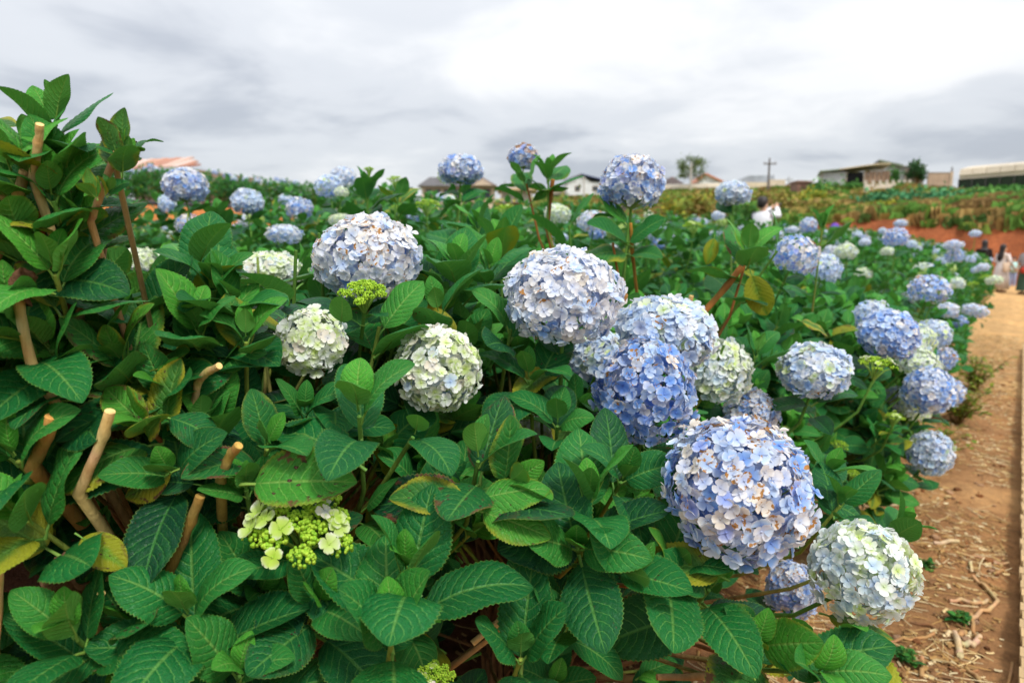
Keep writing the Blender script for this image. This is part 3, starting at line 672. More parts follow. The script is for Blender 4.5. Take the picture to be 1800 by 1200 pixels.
# hand-placed shoots: px, py of the tip, depth, leaf length, axis (right, up, toward), pairs, spread, youth, yellow, spots, azimuth
HAND = [
 (92, 205, 1.02, 0.085, (0.05, 0.95, 0.2), 4, 0.9, 0.05, 0, 0, 0.4), (60, 262, 1.0, 0.09, (-0.1, 0.9, 0.3), 3, 1.1, 0, 0, 0.1, 1.2), (105, 300, 1.0, 0.11, (0.15, 0.85, 0.5), 3, 1.0, 0.05, 0, 0, 0.2),
 (20, 300, 0.98, 0.12, (0.0, 0.9, 0.4), 4, 1.0, 0.15, 0, 0, 0.9), (90, 340, 0.98, 0.12, (0.1, 0.8, 0.5), 3, 1.05, 0.0, 0, 0, 1.5), (135, 395, 1.02, 0.11, (0.5, 0.7, 0.4), 4, 1.0, 0.0, 0.3, 0.7, 0.3),
 (40, 420, 0.98, 0.11, (-0.1, 0.8, 0.5), 4, 1.0, 0.0, 0.2, 0.3, 0.0), (95, 470, 0.95, 0.11, (0.2, 0.8, 0.5), 4, 1.0, 0.2, 0.1, 0.3, 0.7), (20, 545, 0.95, 0.12, (0, 0.8, 0.5), 4, 1.0, 0.1, 0.1, 0.2, 0.5), (130, 445, 1.05, 0.10, (0.4, 0.8, 0.3), 3, 1.1, -0.1, 0.5, 0.9, 1.1),
 (345, 455, 1.22, 0.125, (0.0, 0.95, 0.35), 4, 0.85, -0.1, 0, 0, 0.5), (375, 500, 1.18, 0.12, (0.15, 0.9, 0.4), 3, 0.9, 0.0, 0, 0, 1.0), (240, 520, 1.12, 0.13, (0.0, 0.85, 0.5), 4, 0.95, -0.05, 0, 0, 0.2),
 (350, 575, 1.12, 0.125, (0.0, 0.9, 0.5), 4, 0.9, 0.2, 0, 0, 0.6), (180, 600, 1.08, 0.13, (0.0, 0.9, 0.45), 4, 0.95, 0.15, 0, 0, 0.8), (432, 590, 1.12, 0.10, (0.1, 0.9, 0.4), 3, 0.8, 0.15, 0, 0, 1.3), (120, 660, 1.02, 0.12, (0.0, 0.85, 0.5), 4, 1.0, 0.12, 0, 0, 0.3),
 (290, 690, 1.05, 0.115, (0.1, 0.8, 0.6), 4, 1.15, 0.0, 0.15, 0.6, 0.1), (370, 640, 1.15, 0.12, (0.2, 0.8, 0.5), 3, 1.05, 0.05, 0.1, 0.3, 0.5), (255, 745, 1.0, 0.115, (-0.2, 0.7, 0.7), 3, 1.2, 0.05, 0.55, 0.7, 0.0), (300, 830, 1.0, 0.12, (0.0, 0.6, 0.8), 3, 1.2, -0.15, 0.1, 0.4, 0.9),
 (470, 780, 1.05, 0.125, (0.3, 0.75, 0.55), 4, 1.1, -0.05, 0.2, 0.55, 0.2), (430, 850, 1.02, 0.07, (0.0, 0.9, 0.5), 3, 0.8, 0.2, 0, 0, 0.2), (25, 800, 0.95, 0.13, (0.0, 0.8, 0.6), 4, 0.95, 0.1, 0, 0, 0.8), (40, 905, 0.92, 0.125, (-0.15, 0.8, 0.6), 4, 0.95, 0.22, 0, 0, 0.3),
 (630, 720, 1.05, 0.155, (0.0, 0.9, 0.45), 4, 0.95, 0.05, 0.0, 0.0, 0.75), (730, 760, 1.12, 0.125, (0.4, 0.7, 0.5), 2, 1.3, -0.1, 0, 0, 0.1), (805, 470, 1.55, 0.135, (0.0, 0.95, 0.3), 4, 0.8, 0.12, 0, 0, 0.5), (770, 545, 1.38, 0.125, (-0.1, 0.85, 0.4), 3, 1.1, 0.0, 0, 0, 1.0), (900, 570, 1.42, 0.13, (0.2, 0.8, 0.4), 3, 1.2, -0.05, 0, 0, 0.5),
 (840, 800, 1.12, 0.150, (0.0, 0.9, 0.45), 4, 1.05, 0.0, 0.18, 0.65, 0.55), (895, 850, 1.12, 0.13, (0.5, 0.5, 0.6), 2, 1.3, 0.15, 0.3, 0.5, 0.0), (1035, 870, 1.15, 0.135, (0.0, 0.9, 0.45), 4, 0.95, 0.05, 0.05, 0.15, 0.9), (1015, 960, 1.10, 0.140, (-0.1, 0.5, 0.8), 3, 1.2, 0.0, 0.05, 0.35, 0.6), (1090, 1000, 1.1, 0.14, (0.5, 0.3, 0.8), 2, 1.3, 0, 0.05, 0.5, 0.2),
 (715, 1000, 0.98, 0.135, (0.0, 0.95, 0.4), 4, 0.8, 0.12, 0, 0.05, 0.6), (690, 1110, 0.95, 0.14, (0.1, 0.85, 0.6), 3, 0.95, 0.05, 0, 0, 1.1), (1000, 1085, 1.12, 0.105, (0.1, 0.7, 0.7), 4, 1.1, 0.1, 0.05, 0.2, 0.3), (915, 1150, 1.05, 0.125, (0.0, 0.8, 0.5), 3, 0.9, -0.05, 0, 0.1, 0.9),
 (125, 1110, 0.90, 0.115, (0.0, 0.85, 0.6), 4, 0.85, 0.25, 0, 0, 0.4), (330, 1075, 0.95, 0.13, (0.0, 0.85, 0.55), 4, 0.95, 0.05, 0, 0.1, 0.9), (225, 1090, 0.97, 0.12, (0.1, 0.8, 0.6), 3, 1.1, -0.05, 0, 0.6, 0.2), (420, 1180, 0.95, 0.13, (0.2, 0.8, 0.5), 4, 1.05, 0.0, 0, 0, 0.6), (560, 1060, 1.0, 0.125, (0.2, 0.75, 0.6), 4, 1.1, -0.1, 0.05, 0.1, 0.1), (500, 1000, 1.05, 0.105, (0.0, 0.8, 0.6), 3, 1.25, -0.1, 0, 0, 0.8),
 (1190, 985, 1.15, 0.135, (0.2, 0.6, 0.75), 3, 1.2, 0.02, 0.3, 0.3, 0.3), (1250, 1030, 1.15, 0.135, (0.1, 0.7, 0.6), 4, 1.15, 0.0, 0.1, 0.3, 0.8), (1400, 1120, 1.2, 0.135, (0.0, 0.85, 0.5), 4, 0.95, 0.08, 0.1, 0.2, 0.4), (1330, 1130, 1.15, 0.135, (-0.1, 0.6, 0.75), 3, 1.15, 0.0, 0.4, 0.6, 0.0), (1480, 1110, 1.28, 0.14, (0.2, 0.75, 0.5), 4, 1.1, 0.0, 0, 0, 0.9), (1440, 1180, 1.1, 0.13, (0.1, 0.5, 0.8), 3, 1.2, 0.0, 0.1, 0.1, 0.6),
 (1580, 925, 1.55, 0.10, (0.5, 0.8, 0.2), 3, 0.9, 0.15, 0.05, 0, 0.4), (1480, 880, 1.5, 0.12, (0.2, 0.9, 0.3), 4, 0.9, 0.0, 0, 0, 0.9), (1455, 830, 1.6, 0.12, (0.3, 0.8, 0.4), 4, 1.05, 0.0, 0, 0.1, 0.3),
 (1105, 385, 2.15, 0.165, (0.0, 0.95, 0.15), 2, 1.5, 0.25, 0.08, 0.2, 0.05), (1075, 420, 2.1, 0.15, (-0.3, 0.8, 0.3), 2, 1.4, 0.1, 0.35, 0.4, 0.4), (1315, 440, 2.0, 0.14, (0.0, 0.95, 0.3), 5, 0.95, 0.15, 0.25, 0.35, 0.7), (1370, 435, 2.1, 0.13, (0.4, 0.8, 0.3), 3, 1.05, 0.1, 0.1, 0.2, 0.2),
 (560, 400, 1.5, 0.15, (0.0, 0.97, 0.2), 3, 0.7, 0.0, 0, 0, 0.2), (505, 500, 1.28, 0.12, (0.1, 0.85, 0.5), 3, 0.9, 0.12, 0.12, 0.5, 0.4), (645, 335, 3.0, 0.135, (0.0, 1, 0.1), 5, 0.75, -0.05, 0, 0, 0.7), (700, 345, 3.3, 0.13, (0.0, 1, 0.1), 4, 0.9, 0.0, 0, 0, 0.1), (965, 300, 2.7, 0.12, (0.1, 0.98, 0.1), 4, 0.95, 0.30, 0.2, 0.2, 0.3), (925, 318, 2.75, 0.13, (-0.1, 0.98, 0.1), 4, 1.0, 0.2, 0.25, 0.3, 0.9),
 (810, 335, 2.95, 0.16, (0, 1, 0.1), 3, 0.95, 0.05, 0.05, 0, 0.0), (840, 395, 2.4, 0.15, (0.0, 0.95, 0.3), 4, 0.9, 0.05, 0, 0, 0.4), (880, 430, 2.0, 0.15, (0.0, 0.92, 0.35), 4, 0.95, 0.1, 0, 0, 1.0), (860, 470, 1.8, 0.14, (0.1, 0.9, 0.4), 4, 1.0, 0.05, 0, 0, 0.2), (1000, 390, 2.5, 0.15, (0.0, 0.95, 0.3), 4, 0.9, 0.1, 0, 0, 0.8), (1445, 400, 2.9, 0.13, (0.0, 1, 0.1), 5, 0.75, 0.2, 0.0, 0, 0.3), (1285, 375, 3.7, 0.14, (0, 1, 0.1), 3, 0.9, 0.05, 0.1, 0.1, 0.5),
 (330, 370, 3.35, 0.17, (0, 1, 0.1), 2, 1.4, -0.15, 0, 0, 0.1), (440, 395, 4.0, 0.14, (0, 1, 0.1), 4, 0.9, 0, 0, 0, 0.7), (385, 380, 3.8, 0.14, (0, 1, 0), 5, 0.7, 0, 0, 0, 0.2), (1150, 600, 1.7, 0.12, (0.3, 0.8, 0.4), 3, 1.0, 0, 0, 0, 0.3), (1275, 600, 1.9, 0.11, (0.2, 0.9, 0.3), 4, 0.9, 0.2, 0, 0, 0.5), (1330, 620, 2.0, 0.12, (0.1, 0.9, 0.3), 4, 0.9, 0.1, 0.05, 0.1, 0.9), (980, 740, 1.35, 0.12, (0.0, 0.85, 0.5), 4, 1.1, -0.1, 0, 0, 0.2), (1095, 840, 1.22, 0.12, (0.2, 0.7, 0.6), 3, 1.2, -0.05, 0.05, 0.1, 0.7), (930, 660, 1.4, 0.13, (-0.1, 0.8, 0.4), 4, 1.2, -0.1, 0.03, 0.05, 0.4),
]
LREC = {i: [] for i in range(len(SH))}      # per shrub: (visibility, variant, M, params)
STEMS = []
random.seed(23)
for (px, py, d, L, ax, n, spd, yo, ye, sp, az) in HAND:
    tip = P(px, py, d); A = CV(*ax); i = nearest(tip)
    for (k, M, c) in shoot_leaves(tip, A, n, L*1.14, spd*0.88, yo+(0.15 if px < 170 and py < 500 else 0.04), ye*0.75, sp*1.1, az):  # upper left leaves get a lighter colour to make up for their shade
        if not blocked(leaf_pts(M)): LREC[i].append((2.0, k, M, c))
    STEMS.append((i, tip - A*0.012, A, 0.3 if ye < 0.2 else 0.25, None if ye < 0.24 else RUST))
# fill shoots over each bush's dome
random.seed(31)
FILL = []
def inside_other(p, i):
    for j, q in enumerate(SH):
        if j == i: continue
        dz = p.z - q.base.z
        if 0 < dz < q.h*0.86 and math.hypot(p.x-q.base.x, p.y-q.base.y) < q.R*0.78: return True
    return False
for i, q in enumerate(SH):
    n = int(200*q.R*q.h/0.7)
    for (x, y, z) in fib(n*2):
        if z < -0.55: continue
        hr = math.hypot(x, y); ph = math.atan2(y, x)+U(-0.15, 0.15); lump = 1 + 0.16*noise.noise(Vector((x*1.8+i*7, y*1.8, z*1.8)))
        rr = q.R*(hr**0.75 if z > 0 else 1.0-0.25*abs(z))*lump*U(0.93, 1.07); zz = q.h*(0.50+0.50*z)*lump if z > 0 else q.h*(0.50+0.55*z)
        p = q.base + Vector((rr*math.cos(ph), rr*math.sin(ph), zz+U(-0.04, 0.04)))
        if inside_other(p, i) or (z < 0.1 and rnd() < (0.62 if i in (2, 3) else 0.48)): continue
        pr = proj(p)
        if pr is not None and pr[2] < 0.80: continue
        A = Vector((math.cos(ph)*hr*0.8, math.sin(ph)*hr*0.8, 0.75+0.4*max(0, z))).normalized(); A = (A+Vector((U(-1, 1), U(-1, 1), U(-1, 1)))*0.18).normalized()
        FILL.append((i, p, A, z))
# coarse depth buffer decides which shoots are seen
CELL = 24; buf = {}
def cells(p, r):
    q = proj(p)
    if q is None: return []
    R_ = r*F/q[2]; out = []
    for cx in range(int((q[0]-R_)//CELL), int((q[0]+R_)//CELL)+1):
        for cy in range(int((q[1]-R_)//CELL), int((q[1]+R_)//CELL)+1): out.append((cx, cy, q[2]))
    return out
for (i, p, A, z) in FILL:
    for cx, cy, d in cells(p, 0.07):
        if d < buf.get((cx, cy), 1e9): buf[(cx, cy)] = d
for h in HREC:
    if h[2] > 30:
        for cx, cy, d in cells(P(h[0], h[1], h[4]), h[2]*0.7*h[4]/F):
            if d < buf.get((cx, cy), 1e9): buf[(cx, cy)] = d
for (i, p, A, z) in FILL:
    cs = cells(p, 0.09); vis = 0
    if cs:
        ins = [c for c in cs if -3 <= c[0] <= 78 and -3 <= c[1] <= 53]
        vis = sum(1 for c in ins if c[2] < buf.get((c[0], c[1]), 1e9)+0.22)/len(cs)
    old = rnd() < 0.13; L = U(0.115, 0.165)
    lv = shoot_leaves(p, A, random.choice((3, 4, 4, 5)), L, U(0.70, 1.08), U(-0.12, 0.34), U(0, 0.08) if not old else U(0.1, 0.3), U(0, 0.15) if not old else U(0.3, 0.8), None, U(0.9, 1.5))
    kept = 0
    for (k, M, c) in lv:
        pts = leaf_pts(M)
        if blocked(pts, 0.98) or above_sky(pts) or in_gap(pts): continue
        LREC[i].append((vis*1.2/(1+(pr[2] if (pr := proj(p)) else 9)*0.25) if vis > 0.12 else 0.0, k, M, c)); kept += 1
    if kept > 2 and rnd() < (0.7 if vis > 0.1 else 0.25): STEMS.append((i, p-A*0.012, A, 0.3, None))
for i, q in enumerate(SH):
    rec = sorted(LREC[i], key=lambda r: -r[0]); solo = [r for r in rec if r[0] > 0][:298]; ids = set(id(r) for r in solo)
    for (_, k, M, c) in solo: q.put('leaf', LEAF_ME[k], M, c)
    rest = [r for r in rec if id(r) not in ids]
    if rest:
        off = Matrix.Translation(-q.base); V, Q, UV, C, mi = bake(LEAF_MD, [(k, off @ M, c) for (_, k, M, c) in rest])
        tag(link('inner_foliage', qmesh('inner_foliage', V, Q, UV, C, (M_LEAF, M_PETI), mi), q.root), kind='stuff')
for (i, tip, A, g, col) in STEMS: stem_to(SH[i], tip, A, g, U(0.005, 0.009), 0.0038, col)

# ------------------------------------------------------------------ mid and far bushes of the field
random.seed(41)
HEADME = {}
def head_mesh(pal, seed, n=150, fs=0.15, hi=False):
    key = (pal, seed, n, hi)
    if key not in HEADME:
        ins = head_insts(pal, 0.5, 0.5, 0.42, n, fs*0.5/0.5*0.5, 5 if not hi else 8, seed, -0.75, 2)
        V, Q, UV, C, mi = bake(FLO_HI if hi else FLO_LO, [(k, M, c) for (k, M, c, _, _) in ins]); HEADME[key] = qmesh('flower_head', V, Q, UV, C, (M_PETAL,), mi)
    return HEADME[key]
def bush_proto(R, h, nsh, seed, solo=True, yellow=0.08, lo=False, L0=0.125):
    """leaf records of a bush standing at the origin"""
    st = random.getstate(); random.seed(seed); top, rest = [], []
    for (x, y, z) in fib(nsh*2):
        if z < -0.35: continue
        hr = math.hypot(x, y); ph = math.atan2(y, x)+U(-0.2, 0.2); lump = 1+0.22*noise.noise(Vector((x*1.8+seed, y*1.8, z*1.8)))
        rr = R*(hr**0.75 if z > 0 else 1)*lump*U(0.92, 1.08); zz = h*(0.5+0.5*z)*lump if z > 0 else h*(0.5+0.6*z)
        A = (Vector((math.cos(ph)*hr*0.6, math.sin(ph)*hr*0.6, 0.8+0.4*max(0, z)))+Vector((U(-1, 1), U(-1, 1), U(-1, 1)))*0.2).normalized()
        tip = Vector((rr*math.cos(ph), rr*math.sin(ph), zz+U(-0.05, 0.10)))
        for r in shoot_leaves(tip, A, random.choice((3, 4, 5)), U(0.8, 1.15)*L0, U(0.75, 1.1), U(-0.1, 0.2), U(0, 2*yellow), U(0, 0.2), None, U(1.0, 2.2)): (top if z > 0.35 else rest).append(r)
    random.setstate(st); return top, rest
PROTO_MD = []
for k in range(4):
    top, rest = bush_proto(0.62, 1.16, 62, 100+k); random.seed(300+k); random.shuffle(top)
    solo, more = top[:76], top[76:]
    V, Q, UV, C, mi = bake(LEAF_MD, [(a, b, c) for (a, b, c) in more+rest]); PROTO_MD.append((solo, qmesh('inner_foliage', V, Q, UV, C, (M_LEAF, M_PETI), mi)))
PROTO_LO = []
for k in range(5):
    top, rest = bush_proto(0.66, 1.16, 70, 200+k, yellow=0.22 if k == 4 else 0.1, L0=0.13); V, Q, UV, C, mi = bake(LEAF_LO, top+rest); PROTO_LO.append(qmesh('foliage', V, Q, UV, C, (M_LEAF, M_PETI), mi))
PROTO_STEM = []
for k in range(2):
    parts = []
    for j in range(12):
        a = U(0, 6.3); parts.append(tube([(0.08*math.cos(a), 0.08*math.sin(a), -0.03), (0.15*math.cos(a), 0.15*math.sin(a), 0.3), (0.4*math.cos(a), 0.4*math.sin(a), 0.85)], [0.009, 0.008, 0.005], 5, [BARK, BARK, GRN], False))
    V, Q, C = joinvq(parts); PROTO_STEM.append(qmesh('stems', V, Q, None, C, (M_STEM,)))
FIELD = []
class FBush:
    def __init__(s, t, sl, kind, label, group, sc=1.0):
        x, y = xy(t, sl); s.t, s.s = t, sl; s.base = Vector((x, y, ground(x, y)-0.01)); s.root = empty('hydrangea_bush', s.base, U(0, 6.3)); s.sc = sc*U(0.92, 1.06)
        s.root.scale = (s.sc,)*3; s.kind = kind; tag(s.root, label, 'shrub', group); s.R, s.h = 0.62, 1.16
    def inv(s): return (Matrix.Translation(s.base) @ Euler((0, 0, s.root.rotation_euler.z)).to_matrix().to_4x4() @ Matrix.Scale(s.sc, 4)).inverted()
    def put(s, name, me, M, color=None, parent=None): return link(name, me, parent or s.root, s.inv() @ M, color)
    def putw(s, name, parts, mat, smooth=True, parent=None):
        V, Q, C = joinvq(parts); return link(name, qmesh(name, V, Q, None, C, (mat,), None, smooth), parent or s.root, s.inv())
def field_bush(t, sl, kind, label, group, sc=1.0, k=None):
    b = FBush(t, sl, kind, label, group, sc)
    if kind == 'md':
        solo, me = PROTO_MD[random.randrange(4) if k is None else k]
        for (v, M, c) in solo:
            q = proj(b.inv().inverted() @ M.translation)
            if q and any(abs(q[0]-h[0]) < h[2]*1.0 and abs(q[1]-h[1]) < h[3]*1.1 and q[2] < h[4] for h in HREC): continue
            link('leaf', LEAF_ME_MD[v], b.root, M, c)
        tag(link('inner_foliage', me, b.root), kind='stuff')
    else:
        tag(link('foliage', PROTO_LO[random.randrange(4) if k is None else k], b.root), kind='stuff')
    link('stems', PROTO_STEM[random.randrange(2)], b.root)
    FIELD.append(b); return b
near_ts = [(a[0], a[1]) for a in NEAR]
LAB_ROW = 'bush in the path side row beyond the heap of blue blooms'
LAB_MID = 'leafy bush in the planted rows behind the front bushes'
LAB_FAR = 'small far bush in the field rows running toward the soil bank'
for r in range(0, 15):
    sl0 = 1.0 + r*1.22 if r else 1.0
    if sl0 > 16.3: break
    t = 0.3 if r else 5.6
    while t < (25 if r == 0 else 29):
        tt, sl = t+U(-0.15, 0.15), sl0+U(-0.14, 0.14)+(0.3*sst(8, 18, t) if r < 2 else 0); t += U(0.95, 1.15) if t < 9 else U(1.15, 1.4)
        x, y = xy(tt, sl); d = y
        if d < 1.2: continue
        pr = proj((x, y, ground(x, y)+0.9))
        if pr is None or not (-160 < pr[0] < 1960): continue
        if any(math.hypot(a-tt, b-sl) < 0.85 for a, b in near_ts): continue
        if r and d < 2.9: continue
        if abs(pr[0]-1335) < 40 and 12.5 < d < 15.2: continue
        sc = (1.0 if sl < 6 else 0.82) if pr[0] > 560 else (0.86 if sl < 5 else 0.72)
        if r == 0: field_bush(tt, sl, 'md' if d < 7.5 else 'lo', LAB_ROW, 'path side row bushes', 0.97)
        else: field_bush(tt, sl, 'md' if d < 6.8 else 'lo', LAB_MID if d < 6.8 else LAB_FAR, 'field row bushes' if d < 6.8 else 'far field bushes', sc)
# terrace hedge above the orange bank
for r in range(2):
    t = -2.0
    while t < 24:
        tt, sl = t+U(-0.1, 0.1), 18.4+r*1.1+U(-0.15, 0.15); t += U(0.75, 0.95); x, y = xy(tt, sl)
        pr = proj((x, y, ground(x, y)+0.8))
        if pr is None or not (-120 < pr[0] < 700): continue
        field_bush(tt, sl, 'lo', 'yellow flecked bush in the hedge on the terrace above the orange bank', 'terrace hedge bushes', 0.80+0.06*r, random.choice((1, 2, 4, 4, 4)))

# ------------------------------------------------------------------ place the flower heads
random.seed(53)
def owner(p):
    t, s = ts(p.x, p.y); best = None
    for b in SH + FIELD:
        d = math.hypot(b.t-t, b.s-s)
        if best is None or d < best[0]: best = (d, b)
    return best[1]
def hstem(b, pos, A, r=0.0048, col=GRN):
    a = U(0, 6.3); g = Vector((b.base.x+0.1*math.cos(a), b.base.y+0.1*math.sin(a), b.base.z))
    L = (pos-g).length; c1 = g+Vector((0, 0, L*0.5)); c2 = pos-A*L*0.3; pts, rad, cols = [], [], []
    for i in range(9):
        u = i/8; pts.append(g*(1-u)**3+c1*3*u*(1-u)**2+c2*3*u*u*(1-u)+pos*u**3); rad.append(0.008*(1-u)+r*u); f = sst(0.3, 0.7, u); cols.append(tuple(BARK[k]*(1-f)+col[k]*f for k in range(4)))
    b.putw('stem', [tube(pts, rad, 6, cols)], M_STEM)
def head_leaves(b, pos, A, L, n=2, md=False):
    for (k, M, c) in shoot_leaves(pos, A, n+2, L, 1.05, 0.0, 0.03, 0.05)[4:]:
        if not blocked(leaf_pts(M), 1.0): b.put('leaf', (LEAF_ME_MD if md else LEAF_ME)[k], M, c)
for hi_, (px, py, w, hh, D, pal, mode, lean) in enumerate(HEADS):
    d = F*D/w; pos = P(px, py, d); A = CV(*lean); b = owner(pos); rx = D/2*0.93; rz = max(0.55*rx, min(1.1*rx, rx*hh/w*1.04))
    fr = Matrix.Translation(pos) @ frame(A, U(0, 6.3))
    if mode in ('hi', 'md'):
        fsz = 0.0158 if D > 0.17 else 0.0135; n = int(4*PI*rx*rx*0.85/(fsz*fsz*1.25)); n = min(n, 620)
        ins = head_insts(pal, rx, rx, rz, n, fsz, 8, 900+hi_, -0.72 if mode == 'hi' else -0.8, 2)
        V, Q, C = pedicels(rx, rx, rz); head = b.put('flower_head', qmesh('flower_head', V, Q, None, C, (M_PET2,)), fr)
        tocam = (fr.inverted() @ CAMP).normalized(); solo, rest = [], []
        for r in ins:
            facing = r[1].translation.normalized().dot(tocam)
            (solo if (mode == 'hi' and r[4] == 0 and facing > -0.05) else rest).append((facing, r))
        solo.sort(key=lambda q: -q[0]); rest += solo[298:]; solo = solo[:298]
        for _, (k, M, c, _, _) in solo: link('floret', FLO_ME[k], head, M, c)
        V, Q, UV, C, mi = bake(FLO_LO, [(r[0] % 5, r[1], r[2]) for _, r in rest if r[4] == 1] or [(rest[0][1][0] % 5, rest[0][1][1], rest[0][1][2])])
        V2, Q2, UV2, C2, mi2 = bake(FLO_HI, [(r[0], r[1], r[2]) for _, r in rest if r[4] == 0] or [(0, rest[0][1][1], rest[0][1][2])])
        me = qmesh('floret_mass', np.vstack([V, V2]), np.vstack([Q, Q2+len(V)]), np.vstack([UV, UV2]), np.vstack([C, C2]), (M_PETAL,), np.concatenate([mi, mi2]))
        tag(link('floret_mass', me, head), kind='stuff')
    else:
        me = head_mesh(pal, random.randrange(3), 170, 0.155); b.put('flower_head', me, fr @ Matrix.Diagonal((D*0.95, D*0.95, rz*2/0.86, 1)))
    base = pos - A*rz*0.8; hstem(b, base, A, 0.0045 if d < 3 else 0.004)
    if d < 5: head_leaves(b, base - A*0.02, A, U(0.11, 0.14), 2, d > 2.4)
for bi, (px, py, w, d, nf, lean) in enumerate(BUDS):
    pos = P(px, py, d); A = CV(*lean); b = owner(pos); r = w*d/F/2; fr = Matrix.Translation(pos) @ frame(A, U(0, 6.3))
    (V, Q, UV, C, mi), (SV, SQ, SCc), fl = corymb(r, r*0.55, 1100 if w > 60 else 260, 700+bi, nf*2)
    head = b.put('bud_cluster', qmesh('bud_cluster', SV, SQ, None, SCc, (M_PET2,)), fr)
    tag(link('buds', qmesh('buds', V, Q, UV, C, (M_BUD,), mi), head), kind='stuff')
    for (k, M, c) in fl: link('floret', FLO_ME[k], head, M, c)
    hstem(b, pos - A*(r*0.55+0.02), A, 0.004)
    head_leaves(b, pos - A*0.03, A, min(0.13, r*1.6), 2, d > 2.4)
# loose heads over the field rows and the terrace hedge
random.seed(61)
for b in FIELD:
    terr = b.s > 18; d = b.base.y; n = random.choice((2, 3, 3, 4)) if terr else random.choice((0, 1, 1, 2, 2, 3)) if d < 9 else random.choice((1, 2, 3, 3))
    for _ in range(n):
        a = U(0, 6.3); q = math.sqrt(rnd())*0.6
        p = b.base + Vector((q*math.cos(a), q*math.sin(a), b.sc*(1.16*(1-0.35*q*q) + U(0.0, 0.12))))
        pr = proj(p)
        if pr is None: continue
        if pr[2] < 5.5 and any(abs(pr[0]-h[0]) < h[2]+40 and abs(pr[1]-h[1]) < h[3]+30 for h in HREC): continue
        if pr[2] < 6 and pr[0] < 1250: continue
        D = U(0.13, 0.20); A = Vector((U(-0.3, 0.3), U(-0.3, 0.3), 1)).normalized()
        pal = random.choice(('blue', 'pale', 'pale', 'white', 'blue', 'green', 'mint', 'lime')) if not terr else random.choice(('pale', 'blue', 'white'))
        b.put('flower_head', head_mesh(pal, random.randrange(3), 90 if d > 9 else 170, 0.19 if d > 9 else 0.155), Matrix.Translation(p) @ frame(A, U(0, 6)) @ Matrix.Diagonal((D, D, D*0.95, 1)))

# ------------------------------------------------------------------ cut woody stems, dead leaves and other single details of the near bushes
random.seed(71)
CUT = [ # pixel polyline from the cut end downwards, depth, width px, colour
 ([(71, 218), (66, 258), (58, 310)], 0.93, 15, TAN), ([(43, 300), (30, 355), (2, 430), (-40, 520)], 0.96, 19, TAN), ([(-8, 330), (10, 352), (24, 372)], 0.96, 12, TAN),
 ([(72, 372), (75, 420), (70, 470)], 0.99, 11, RUST), ([(205, 268), (190, 305), (172, 355), (160, 390)], 0.95, 13, (0.46, 0.30, 0.15, 1)), ([(229, 262), (215, 278), (203, 292)], 0.95, 10, (0.40, 0.26, 0.12, 1)), ([(178, 386), (186, 430), (180, 470), (184, 530)], 1.08, 8, (0.46, 0.30, 0.17, 1)),
 ([(26, 492), (36, 550), (56, 640)], 0.93, 18, TAN), ([(60, 525), (58, 580)], 1.0, 11, TAN), ([(82, 525), (70, 580)], 1.0, 10, TAN),
 ([(92, 732), (78, 775), (58, 820)], 0.94, 25, (0.46, 0.24, 0.07, 1)), ([(193, 722), (178, 775), (138, 866)], 0.92, 20, TAN), ([(386, 643), (362, 655), (348, 672), (340, 712)], 1.04, 14, TAN),
 ([(420, 782), (405, 800), (388, 838)], 0.98, 18, (0.40, 0.26, 0.07, 1)), ([(352, 872), (330, 930), (300, 1000), (280, 1040)], 0.97, 19, (0.24, 0.15, 0.04, 1)), ([(285, 880), (255, 915), (228, 962)], 1.04, 16, (0.30, 0.15, 0.05, 1)),
 ([(178, 1042), (170, 1062), (160, 1084)], 0.92, 15, TAN), ([(2, 1005), (0, 1080), (-6, 1150)], 0.9, 9, TAN), ([(212, 1000), (185, 1020), (160, 1045)], 0.95, 9, TAN),
 ([(1305, 468), (1270, 512), (1226, 562)], 1.98, 12, (0.38, 0.17, 0.05, 1)), ([(1216, 520), (1206, 560)], 2.0, 9, TAN), ([(1108, 392), (1112, 450), (1121, 528)], 2.15, 7, (0.32, 0.16, 0.03, 1)),
 ([(1545, 1195), (1525, 1165), (1505, 1140)], 1.6, 16, BARK), ([(1155, 1190), (1250, 1188), (1320, 1194)], 1.35, 12, (0.30, 0.18, 0.08, 1)), ([(1190, 1130), (1230, 1086), (1280, 1072)], 1.5, 10, BARK), ([(830, 1130), (880, 1090), (950, 1050)], 1.35, 13, TAN), ([(972, 315), (966, 360), (962, 400)], 2.7, 8, RUST),
]
for pl, d, w, c in CUT:
    pts = [P(x, y, d*(1+0.015*i)) for i, (x, y) in enumerate(pl)]; b = SH[nearest(pts[0])]
    fine = []
    for a, e in zip(pts, pts[1:]): fine += [a.lerp(e, k/4) for k in range(4)]
    fine.append(pts[-1]); r = w*d/F/2; rad = [r*(1.10 if i in (3, 8) else 0.88+0.12*U(0, 1)) for i in range(len(fine))]; rad[0] = r*0.9
    fine = [p + Vector((U(-1, 1), U(-1, 1), U(-1, 1)))*r*0.12 for p in fine]
    end = fine[-1]; g = b.base + Vector((U(-0.1, 0.1), U(-0.1, 0.1), 0)); fine += [end.lerp(g, 0.35)+Vector((0, 0, -0.05)), end.lerp(g, 0.7)+Vector((0, 0, -0.05)), g]; rad += [r*1.05, r*1.15, r*1.2]
    cc = [(min(1, c[0]*1.5), min(1, c[1]*1.45), min(1, c[2]*1.4), 1)] + [tuple(v*U(0.85, 1.1) for v in c[:3])+(1,) for _ in fine[1:]]
    b.putw('cut_stem', [tube(fine, rad, 10, cc)], M_STEM)
